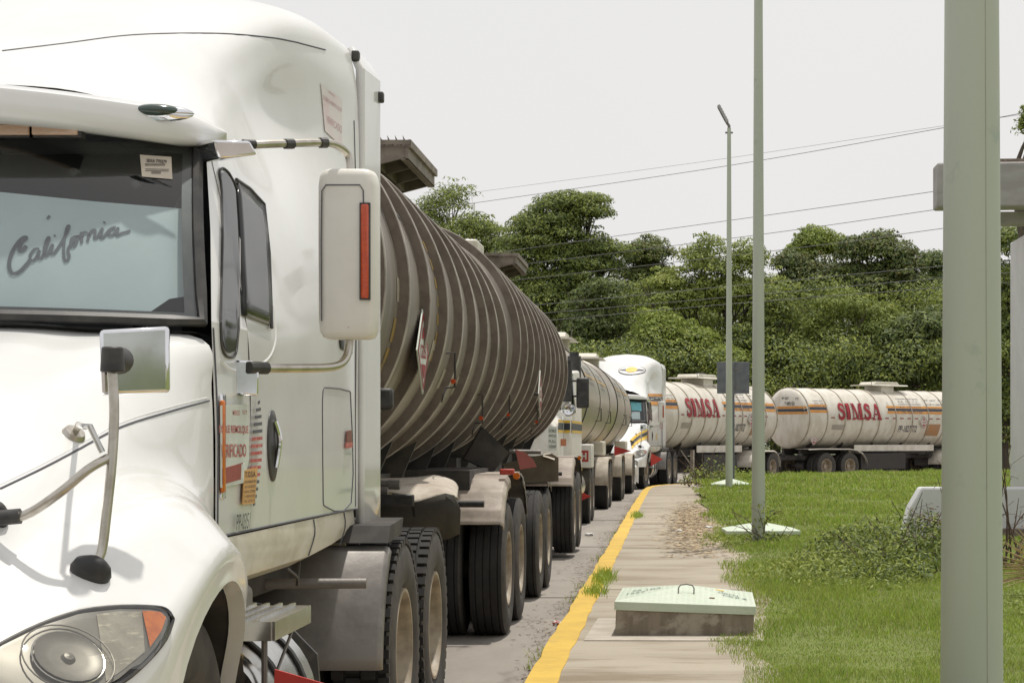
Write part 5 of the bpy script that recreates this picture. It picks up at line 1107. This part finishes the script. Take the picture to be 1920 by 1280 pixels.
def simsa(name, label, loc, rz, Lt, seed):
    T = tank_trailer(name, label, loc, rz, Lt, 1.15, 2.35, 'white', .98, .022, .055, (Lt-2.0, Lt-.75), [(Lt*.52,2.1)], legs=2.6, group=WG)
    Rn = 1.154; mb = MB(); tank_text(mb, 'SIMSA', Rn+.024, 2.35, 3.05, 2.62, 2.45, .66, geo=serif_geo('SIMSA')); mb.build('company_lettering', REDT, T, smooth=0)
    for y0, y1 in ((.05,1.28),(4.65,Lt-.05)):
        for a0, a1, m, nm in ((.30,.385,ORANGE,'orange_band'),(.195,.292,NAVY,'navy_band'),(.10,.187,ORANGE,'orange_band')):
            if nm == 'navy_band': q0, q1 = y0+.05, y1-.05
            else: q0, q1 = y0, y1
            MB().grid(tank_arc(Rn, 2.35, a0+.07, a1+.07, max(q0, .27), min(q1, Lt-.27), 3, 12)).build(nm, m, T, smooth=60)
    mb = MB(); mw = MB()
    for k in range(int((Lt-1.8)/.44)): 
        mb.grid(tank_arc(Rn, 2.35, -.01, .03, 1.4+.44*k, 1.62+.44*k, 2, 2)); mw.grid(tank_arc(Rn, 2.35, -.01, .03, 1.63+.44*k, 1.83+.44*k, 2, 2))
    mb.build('reflective_tape', mat('tape_red', (.28,.05,.05), .5), T, smooth=60); mw.build('reflective_tape', SIGNW, T, smooth=60)
    # painted band and numbers on the domed front end
    def head(x, z, off): 
        r = sqrt(x*x+(z-2.35)**2)/1.15; y = np.interp(r, [0,.35,.7,.9,.985,1.0], [0,.01,.04,.10,.19,.26]); return V3(x, y-off, z)
    for z0, z1, m, nm in ((2.70,2.79,ORANGE,'orange_band'),(2.585,2.69,NAVY,'navy_band'),(2.49,2.575,ORANGE,'orange_band')):
        xm = 1.15*.985*sqrt(1-((z1-2.35)/1.15)**2); MB().grid([[head(-xm+2*xm*i/30, z, .008) for i in range(31)] for z in (z0, (z0+z1)/2, z1)]).build(nm, m, T, smooth=60)
    mb = MB()
    for s, x, z, w in (('PP 1827', .05, 3.10, .36), ('T/2', .62, 3.08, .16), ('31,000 LTS', .28, 2.98-.06, .5), ('PROT. 815', .35, 2.86, .4)):
        vs, fs, asp = text_geo(s, .01); mb.add([head(x+v.x*w/asp, z+v.y*.09, .012) for v in vs], fs)
    mb.build('end_lettering', INK, T, smooth=0)
    mb = MB()
    for k, s in enumerate(('TRANSPORTES SIMSA', 'S.A. DE C.V.', 'LIQUIDOS INFLAMABLES', 'P.C. No 7234', 'FEDERAL MEXICO', 'TEL 322 825 86')): tank_text(mb, s, Rn+.002, 2.35, 6.1, 3.14-.105*k, 1.35-.1*(k%2), .07)
    for k, s in enumerate(('PP 1827  T/2', 'CAP 31,000 LTS', 'PROTEGIDO 815')): tank_text(mb, s, Rn+.002, 2.35, 7.7, 3.10-.17*k, 1.1, .085)
    for k in range(4): tank_text(mb, ('NOM 023', 'AUT 224', 'SCT 3', '10-2022')[k], Rn+.002, 2.35, .85, 3.0-.1*k, .5, .06)
    tank_text(mb, 'PP-1827 T/2', Rn+.002, 2.35, 5.9, 1.95, 1.1, .28, bold=.02); mb.build('small_lettering', INKG, T, smooth=0)
    MB().grid(tank_arc(Rn, 2.35, -.62, -.18, 7.0, 7.85, 8, 3)).build('orange_panel', mat('orange_panel_dusty', (.42,.2,.08), .6, c2=(.35,.22,.13), scale=5), T, smooth=60)
    MB().grid(tank_arc(Rn, 2.35, -.40, -.22, 1.5, 2.2, 8, 3)).build('grey_panel', mat('panel_grey', (.36,.33,.28), .6), T, smooth=60)
    diamond(T, Rn, 2.35, 6.75, 2.22, .27, .05); diamond(T, Rn, 2.35, .75, 1.52, .22, .06)
    for s_ in (1,): MB().prism([(s_*.95,2.9,1.32),(s_*.95,Lt-2.8,1.32),(s_*.95,Lt-2.8,1.08),(s_*.95,2.9,1.08)], (.03,0,0)).build('side_rail', TWHITE, T)
    MB().box((.9,4.4,.68),(.5,2.6,.62)).build('tool_box', mat('dark_tool_box', (.04,.036,.032), .7), T, bevel=.02)
    return T
C1 = simsa('tank_trailer', 'cream tanker trailer with red lettering, coupled to the truck with the oval emblem', (-1.42, 63.7, 0), -radians(28), 9.2, 1)
C2 = simsa('tank_trailer', 'cream tanker trailer with red lettering at far right, its round end facing the camera', (4.2, 73.2, 0), -radians(48), 10.4, 2)
D3 = dolly('converter dolly under the front of the far right cream tanker', (4.2+1.25*sin(radians(48))*1.0, 73.2+1.25*cos(radians(48)), 0), -radians(48), (-.2,1.1), 'white', 'converter dollies')
# ================================================================== TREES
LF = dict(light=mat('leaf_light', (.33,.37,.075), .68, trans=.3, c2=(.25,.30,.06), scale=.5), mid=mat('leaf_mid', (.20,.245,.052), .68, trans=.25, c2=(.14,.19,.042), scale=.5),
          dark=mat('leaf_dark', (.085,.12,.034), .68, trans=.12, c2=(.06,.09,.028), scale=.5), olive=mat('leaf_olive', (.19,.165,.05), .68, trans=.25, c2=(.13,.13,.04), scale=.6),
          rust=mat('leaf_rust', (.24,.145,.05), .68, trans=.25, c2=(.18,.12,.05), scale=.6), lime=mat('leaf_lime', (.29,.37,.06), .68, trans=.35, c2=(.22,.31,.045), scale=.6), grey=mat('leaf_greygreen', (.21,.25,.10), .68, trans=.3, c2=(.15,.19,.075), scale=.6))
BARK = mat('bark', (.11,.09,.07), .9, c2=(.07,.055,.045), scale=5, stretch=(3,3,.5), bump=.5)
def leafcloud(name, puffs, per, size, mats, parent, seed, flat=.6, tall=1.):
    # puffs: (centre, radius); leaves sit through each puff's shell, tilted outwards
    r = np.random.default_rng(seed); C = []; N = []; S = []
    for c, pr in puffs:
        n = max(8, int(per*pr*pr)); d = r.normal(size=(n,3)); d /= np.linalg.norm(d, axis=1)[:,None]; d[:,2] = np.where(d[:,2] < -.15, -d[:,2], d[:,2])
        k = (1.06-.5*r.random(n)**2)[:,None]; p = d*k*pr; p[:,2] *= flat; C.append(np.array(c)+p)
        nn = d*1.0+r.normal(size=(n,3))*.42+np.array([0,0,.3]); N.append(nn/np.linalg.norm(nn, axis=1)[:,None]); S.append(size*r.uniform(.6,1.35,n))
    C = np.concatenate(C); N = np.concatenate(N); S = np.concatenate(S); n = len(C)
    t = r.normal(size=(n,3)); U = np.cross(N, t); U /= np.linalg.norm(U, axis=1)[:,None]; Vv = np.cross(N, U)
    V = np.empty((n,4,3)); s = S[:,None]; V[:,0] = C-U*s*tall; V[:,1] = C+Vv*s*.36; V[:,2] = C+U*s*tall; V[:,3] = C-Vv*s*.36
    me = bpy.data.meshes.new(name); me.vertices.add(n*4); me.vertices.foreach_set('co', V.ravel()); me.loops.add(n*4); me.loops.foreach_set('vertex_index', np.arange(n*4))
    me.polygons.add(n); me.polygons.foreach_set('loop_start', np.arange(n)*4)
    for m in mats: me.materials.append(m)
    me.update(calc_edges=True); me.polygons.foreach_set('material_index', r.integers(0, len(mats), n))
    o = bpy.data.objects.new(name, me); COL.objects.link(o)
    if parent: o.parent = parent
    return o
TG = 'trees standing behind the trucks'
def tree(name, label, Y, lobes, mats, leaf=.17, per=70, flat=.6, pr=(.55,1.15), npuff=1., seed=1, lean=0., tall=1., limbs=True, group=TG, zg=0.):
    # lobes in photo pixels at depth Y: (px, py, rx, rz)
    rs = random.Random(seed); cx = sum(l[0]*l[2] for l in lobes)/sum(l[2] for l in lobes)
    bx_ = (cx-XV)*Y/F+lean; T = thing(name, label, 'tree', (bx_, Y, zg), 0, group); k = Y/F; puffs = []; tips = []
    if Y > 88 and seed not in (11, 17): lobes = lobes+[(px+rs.uniform(-.25,.25)*rx, py+rz*1.15, rx*.85, rz*.85) for px, py, rx, rz in lobes if py < 585]
    for j, (px, py, rx, rz) in enumerate(lobes):
        c = W(px, py, Y)-V3(bx_, Y, zg); rx_, rz_ = rx*k, rz*k; ry_ = rx_*.75; tips.append((c, rx_, rz_))
        cnt = int(npuff*(12+5.6*rx_*rz_))
        for i in range(cnt):
            d = V3(rs.gauss(0,1), rs.gauss(0,1), rs.gauss(0,1)).normalized()
            if d.y > .1: d.y = -d.y
            if d.z < -.6: d.z = -d.z
            q = rs.uniform(.55, 1.0) if i % 4 else rs.uniform(.15,.6); rad = rs.uniform(*pr)*(.8 if q > .9 else 1)
            if i % 5 == 1: q = rs.uniform(1.0, 1.28); rad *= .42
            puffs.append(((c.x+d.x*max(.2, rx_-rad*.7)*q, c.y+d.y*ry_*q, c.z+d.z*max(.2, rz_-rad*.6*flat)*q), rad))
    leafcloud('crown', puffs, per*3.4, leaf*.66, mats, T, seed, flat, tall)
    top = max(c.z for c, _, _ in tips); mb = MB(); r0 = .10+.018*top; fork = V3(rs.uniform(-.4,.4), 0, max(1.5, min(c.z-b_ for c, _, b_ in tips)*.7))
    mb.tube([(0,0,-.2), (rs.uniform(-.1,.1),0,fork.z*.5), fork], [r0*1.3, r0*.8], n=9, sm=4)
    for c, rx_, rz_ in tips:
        for q in range(2):
            e = c+V3(rs.uniform(-.7,.7)*rx_, rs.uniform(-.5,.3)*rx_, rs.uniform(-.4,.35)*rz_); m_ = fork.lerp(e, .5)+V3(rs.uniform(-.5,.5), 0, rs.uniform(-.3,.5))
            mb.tube([fork, m_, e], [r0*.5, .025], n=6, sm=4)
            for w in range(3):
                e2 = e+V3(rs.uniform(-1,1)*rx_*.4, rs.uniform(-.5,.2)*rx_*.4, rs.uniform(0,.5)*rz_*.6); mb.tube([m_.lerp(e, .6), e2], [.045, .015], n=5, sm=2)
    mb.build('trunk', BARK, T); return T
l = LF
tree('tree', 'sparse open-crowned tree rising above the brown tank, leftmost of all', 112, [(850,385,62,42),(800,405,45,42),(820,450,60,50),(905,440,20,20)], [l['mid'],l['grey'],l['light']], leaf=.14, per=42, pr=(.5,1.0), npuff=1.5, seed=11)
tree('tree', 'yellowish green layered tree between the leftmost and the big dark tree', 106, [(890,440,70,48),(940,480,80,60),(880,510,60,50)], [l['mid'],l['light'],l['light'],l['dark']], leaf=.14, per=60, flat=.45, npuff=1.1, seed=12)
tree('tree', 'tallest dark spreading tree with flat layered crown behind the brown tanks', 101, [(1055,390,68,28),(1015,428,60,36),(1100,384,30,18),(1040,440,78,42),(1085,520,70,48),(1140,478,30,24),(1010,480,105,58),(1108,470,48,34),(1020,560,120,75),(1060,645,110,70),(960,560,60,60)], [l['mid'],l['dark'],l['mid'],l['light']], leaf=.15, per=75, flat=.38, pr=(.7,1.5), npuff=.75, seed=13)
tree('tree', 'grey green tree in front of the tallest dark tree', 96, [(1125,560,68,48),(1130,630,72,60),(1085,620,60,50)], [l['grey'],l['mid'],l['dark']], leaf=.16, per=70, flat=.45, npuff=1., seed=14)
tree('mango_tree', 'rust tinged round mango tree left of the two slim lamp posts', 108, [(1212,482,58,40),(1200,530,60,50)], [l['olive'],l['mid'],l['dark'],l['mid']], leaf=.16, per=85, npuff=1.2, seed=15)
tree('tree', 'feathery light green tree directly behind the far lamp post', 95, [(1320,500,75,58),(1390,500,60,50),(1250,560,72,60),(1350,580,100,70),(1440,560,50,60)], [l['light'],l['mid'],l['light'],l['mid']], leaf=.15, per=75, flat=.5, npuff=.9, seed=16)
tree('tree', 'bright lime topped tree just right of the ivy covered post', 110, [(1528,462,50,34),(1505,480,32,24),(1560,475,38,30)], [l['lime'],l['light'],l['mid']], leaf=.17, per=70, npuff=1.4, seed=17)
tree('mango_tree', 'dark rust flecked mango tree under the lime topped crown', 107, [(1530,525,68,45),(1480,500,28,25),(1490,560,50,50)], [l['dark'],l['mid'],l['olive'],l['dark']], leaf=.16, per=85, npuff=1.2, seed=18)
tree('mango_tree', 'biggest rusty brown mango tree left of the thick post', 105, [(1640,475,56,45),(1690,500,52,45),(1600,480,30,38),(1660,550,92,55),(1610,540,40,40)], [l['dark'],l['olive'],l['mid'],l['mid'],l['dark']], leaf=.16, per=90, npuff=1.2, seed=19)
tree('mango_tree', 'small dark tree top touching the left edge of the thick post', 112, [(1748,500,30,28),(1755,560,50,50)], [l['dark'],l['mid']], leaf=.16, per=80, npuff=1.2, seed=20)
tree('tree', 'broad light green tree in the middle of the right hand trees', 94, [(1590,590,95,55),(1650,620,90,50),(1530,640,70,55),(1600,680,110,40)], [l['light'],l['mid'],l['mid']], leaf=.15, per=75, flat=.45, npuff=.9, seed=21)
tree('tree', 'mid green bushy tree behind the second tank hatch', 93, [(1455,590,60,60),(1430,650,80,55),(1490,680,60,40)], [l['mid'],l['light'],l['dark']], leaf=.15, per=75, flat=.5, npuff=1., seed=22)
tree('tree', 'dark leafy tree low against the thick post', 92, [(1700,650,62,55),(1740,620,40,50),(1690,705,80,35),(1760,700,40,40)], [l['mid'],l['dark'],l['grey']], leaf=.2, per=60, npuff=1.1, seed=23, tall=1.5)
tree('tree', 'bright low tree right above the white truck cab', 91, [(1245,625,58,50),(1290,650,60,45),(1350,680,60,35),(1215,680,40,30)], [l['light'],l['mid'],l['lime']], leaf=.15, per=75, flat=.5, npuff=1.1, seed=24)
tree('tree', 'tall dark tree seen between the thick post and the building', 90, [(1880,470,40,50),(1885,560,45,60),(1880,660,45,70),(1880,760,45,60)], [l['mid'],l['dark'],l['light']], leaf=.17, per=70, npuff=1., seed=25)
tree('tree', 'leafy branch of a tree peeking above the building roof', 60, [(1932,240,32,32),(1945,215,30,25)], [l['mid'],l['light']], leaf=.11, per=80, pr=(.25,.45), npuff=5, seed=26)
# shrubs and dim wood behind, filling below the crowns
rs = random.Random(5); puffs = []
for i in range(2100):
    px = rs.uniform(880, 2000); Y = rs.uniform(88, 122); pmin = (560 if px < 1180 else 545)+(0 if Y > 97 else 110); py = rs.uniform(pmin, 840); p = W(px, py, Y); puffs.append(((p.x, p.y, max(.3, p.z)), rs.uniform(.9,1.9)))
tag(leafcloud('far_wood', puffs, 130, .10, [l['dark'], l['mid'], l['light']], None, 40, .6), 'dim mass of foliage far behind the trees', kind='stuff')
puffs = [((rs.uniform(-75,75), rs.uniform(-62,-46), rs.uniform(.5, 7.5+2*sin(i*.7))), rs.uniform(1.2,2.4)) for i in range(420)]
tag(leafcloud('far_wood', puffs, 14, .5, [l['dark'], l['mid']], None, 43, .8), 'row of trees behind the photographer, mirrored in chrome and glass', kind='stuff')
def bush(label, c, rad, n, size, mats, seed, h=1., cat='bush', name='bush', twigs=0, tm=None, per=500, prr=(.12,.25)):
    rs = random.Random(seed); T = thing(name, label, cat, c); pf = []
    for i in range(n):
        a = rs.uniform(0, 2*pi); q = sqrt(rs.random()); pf.append(((rad[0]*q*cos(a), rad[1]*q*sin(a), rad[2]*rs.uniform(.05, 1)*(1-q*q*.85)), rs.uniform(*prr)))
    leafcloud('foliage', pf, per, size, mats, T, seed, .8)
    if twigs:
        mb = MB()
        for i in range(twigs):
            a = rs.uniform(0, 2*pi); q = rs.random()*.8; p = V3(rad[0]*q*cos(a), rad[1]*q*sin(a), 0); d = V3(rs.uniform(-1,1), rs.uniform(-.6,.6), rs.uniform(.3,1.2)).normalized()
            ln = rs.uniform(.4,1.1)*h; e = p+d*ln; m_ = p.lerp(e, .5)+V3(rs.uniform(-.1,.1), 0, rs.uniform(-.05,.12))
            mb.tube([p, m_, e], [.010*h**.5, .003], n=5, sm=3)
            for w in range(3): g = m_.lerp(e, rs.random()); mb.tube([g, g+V3(rs.uniform(-.2,.2), rs.uniform(-.1,.1), rs.uniform(-.12,.15))*h], .0025, n=4)
        mb.build('stem', tm or BARK, T)
    return T
DRYL = mat('dead_leaf', (.17,.09,.05), .8, trans=.1, c2=(.11,.06,.035), scale=5); STRAW = mat('dead_palm_straw', (.60,.48,.30), .7, c2=(.46,.36,.21), scale=9, trans=.15); TWIG = mat('brown_twig', (.13,.085,.06), .8, c2=(.07,.045,.035), scale=8)
bush('green weedy bush with dry brown stems at the far end of the sidewalk', (1.15, 55.5, .2), (.85,1.3,.75), 60, .055, [l['mid'],l['light'],l['dark']], 31, 1.2, twigs=12, tm=TWIG, per=130, prr=(.18,.35))
bush('dark dry brown shrub on the sidewalk end, left of the green weeds', (.75, 56.2, .15), (.5,.8,.62), 26, .05, [DRYL,l['dark'],l['olive'],DRYL], 32, 1.2, twigs=16, tm=TWIG, per=110, prr=(.15,.3))
bush('low leafy weeds behind the far mint lid', (2.1, 56.5, .32), (.95,1.4,.35), 60, .05, [l['light'],l['mid'],l['lime']], 33, per=130, prr=(.18,.3))
bush('tangled green creeper heap with dead branches beside the thick post', (2.35, 20.4, .12), (1.0,2.4,.52), 360, .027, [l['mid'],l['dark'],l['dark'],l['mid'],l['light']], 34, .9, twigs=12, tm=TWIG, per=760, prr=(.12,.24))
bush('brown dried vine patch on top of the creeper heap', (2.9, 21.6, .2), (.40,.9,.60), 80, .026, [DRYL,l['dark'],DRYL,l['mid']], 35, .9, twigs=22, tm=TWIG, per=480, prr=(.1,.18))
bush('low spreading weeds in the lawn before the creeper heap', (1.62, 18.7, .13), (.85,1.7,.24), 150, .026, [l['mid'],l['light'],l['light']], 36, per=700, prr=(.08,.18))
bush('leafless brown vine tangle right of the thick post, against the white wall', (3.42, 19.6, .12), (.28,.5,.9), 12, .022, [DRYL,DRYL,TWIG], 37, 1.5, twigs=26, tm=TWIG, per=150, prr=(.1,.2))
bush('small leafy weeds under the dead palm fronds', (2.75, 14.9, .12), (.5,.9,.20), 40, .022, [l['mid'],l['light']], 38, per=420, prr=(.07,.13))
bush('ivy climbing the foot of the second lamp post', (1.20, 25.05, .13), (.20,.26,.66), 44, .03, [l['dark'],l['mid'],l['light']], 39, .6, name='ivy', cat='ivy', twigs=8, tm=TWIG, per=430, prr=(.07,.13))
bush('low weeds around the base of the second lamp post', (.92, 25.2, .13), (.62,1.1,.14), 46, .028, [l['mid'],l['light'],l['light']], 41, per=300, prr=(.09,.17))
# kerb weeds: three tufts
for i, (px, py, lb, n) in enumerate(((1135,1085,'biggest grass tuft growing beside the yellow kerb','420'), (1196,968,'grass tuft on the far half of the yellow kerb','300'), (1118,1112,'short trailing grass tuft just below the biggest kerb tuft','160'))):
    Y = 1.35*F/(py-YH); p = W(px, py, Y); n = int(n); g = RNG.normal(size=(n,2))*np.array([[.05, .42 if i != 2 else .2]]); pts = np.c_[p.x-.015+g[:,0], p.y+g[:,1], np.full(n, .148)]
    tag(blades('grass_tuft', pts, .085, .008, [G1, G2, G1], lean=1.2, seed=60+i, kind=None), lb, 'grass tuft')
n = 900; y_ = RNG.uniform(9, 40, n); x_ = -.90-np.abs(RNG.normal(size=n))*.05; pts = np.c_[x_, y_, np.full(n, .002)]; k_ = (np.sin(y_*1.1)+np.sin(y_*2.9+1)) > .4
blades('gutter_weeds', pts[k_], .05, .006, [G2, G3, G1], lean=1.4, seed=70, label='thin weeds sprouting along the gutter')
def litterstuff(name, label, pts, size, mats, seed):
    r = np.random.default_rng(seed); n = len(pts); a = r.uniform(0, pi, n); s = size*r.uniform(.4,1.6,n); V = np.empty((n,4,3)); u = np.c_[np.cos(a), np.sin(a), r.uniform(-.15,.15,n)]; v = np.c_[-np.sin(a), np.cos(a), r.uniform(-.3,.3,n)]
    for k, (p, q) in enumerate(((-1,0),(0,-.25),(1,0),(0,.25))): V[:,k] = pts+u*(p*s)[:,None]+v*(q*s)[:,None]
    V[:,:,2] = np.maximum(V[:,:,2], pts[:,2:3]-.001)
    me = bpy.data.meshes.new(name); me.from_pydata(V.reshape(-1,3).tolist(), [], [(4*i,4*i+1,4*i+2,4*i+3) for i in range(n)])
    for m in mats: me.materials.append(m)
    me.polygons.foreach_set('material_index', r.integers(0, len(mats), n)); o = bpy.data.objects.new(name, me); COL.objects.link(o); tag(o, label, kind='stuff')
n = 5200; g = RNG.normal(size=(n,2)); yy = 31+g[:,1]*5.0; xx = .32+g[:,0]*.22+.008*(yy-30); k_ = (xx > -.5) & (yy > 22) & (yy < 50)
litterstuff('leaf_litter', 'dry straw coloured leaf litter on the sidewalk', np.c_[xx, yy, np.full(n, .152)][k_], .05, [STRAW, DRYL, STRAW, mat('litter_tan', (.30,.22,.13), .9)], 71)
n = 2600; yy = RNG.uniform(10, 52, n); xx = -.89-np.abs(RNG.normal(size=n))*(.05+.07*(np.sin(yy*.9)+1)); litterstuff('gutter_debris', 'brown leaf debris gathered along the kerb in the gutter', np.c_[xx, yy, np.full(n, .006)], .022, [DRYL, BARK, TWIG], 72)
# dead palm fronds on the ground at the right
pf = thing('palm_frond', 'dry straw coloured dead palm fan lying right of the thick post', 'palm frond', (2.92, 16.6, .16)); mb = MB()
for i in range(54):
    a = radians(92+i*2.05); L_ = .62+.10*sin(i*2.2); base = V3(.42, .1+.02*sin(i), .07+.0015*i); t = base+V3(cos(a)*L_, -.25+.22*sin(i*1.7), max(-.05, sin(a)*L_*.85)+.02*sin(i*1.9))
    w = V3(sin(a)*.8, -.7, .5)*.011; mid = base.lerp(t, .55)+V3(0,0,.035)
    mb.add([base, mid+w, t, mid-w], [(0,1,2,3)]); mb.add([base+V3(0,.006,0), mid+w+V3(0,.012,-.006), t, mid+w*.2], [(0,1,2,3)])
mb.build('leaflets', STRAW, pf, smooth=0, solid=.002); MB().tube([(.2,.1,.05),(.9,.3,.06)], .018, n=8).build('stalk', STRAW, pf)
# litter
def crumple(name, label, c, s, m, seed, flat=.4, m2=None):
    r = random.Random(seed); bm = bmesh.new(); bmesh.ops.create_icosphere(bm, subdivisions=2, radius=s)
    for v in bm.verts: v.co *= r.uniform(.55, 1.25); v.co.z *= flat
    me = bpy.data.meshes.new(name); bm.to_mesh(me); bm.free(); me.materials.append(m); o = bpy.data.objects.new(name, me); COL.objects.link(o)
    if m2: me.materials.append(m2); me.polygons.foreach_set('material_index', [r.randint(0,1) for _ in me.polygons])
    o.location = (c[0], c[1], c[2]+s*flat*.5); tag(o, label, 'litter', 'litter dropped on the ground')
PW = mat('white_litter', (.68,.68,.66), .5, c2=(.55,.55,.54), scale=20); PR = mat('red_wrapper', (.42,.06,.035), .4)
def onpix(px, py, z): Y = (H-z)*F/(py-YH); p = W(px, py, Y); return (p.x, p.y, z)
crumple('wrapper', 'crumpled red wrapper in the gutter by the yellow kerb', onpix(1044,1172,.0), .045, PR, 1, .6, PW)
crumple('plastic_cup', 'crushed white plastic cup on the middle of the sidewalk', onpix(1273,996,.15), .045, PW, 2, .5)
crumple('paper_scrap', 'white paper scrap at the lawn edge, beside the leaf litter', onpix(1328,989,.15), .06, PW, 3, .35)
crumple('plastic_bag', 'white plastic scrap lying on the road beside the wheels', onpix(1104,1004,.0), .07, PW, 4, .5)
crumple('paper_scrap', 'small white scrap at the far side of the leaf litter', onpix(1330,975,.15), .035, PW, 5, .5)
crumple('paper_scrap', 'thin white scrap far up the road near the kerb', onpix(1186,950,.0), .06, PW, 6, .25)
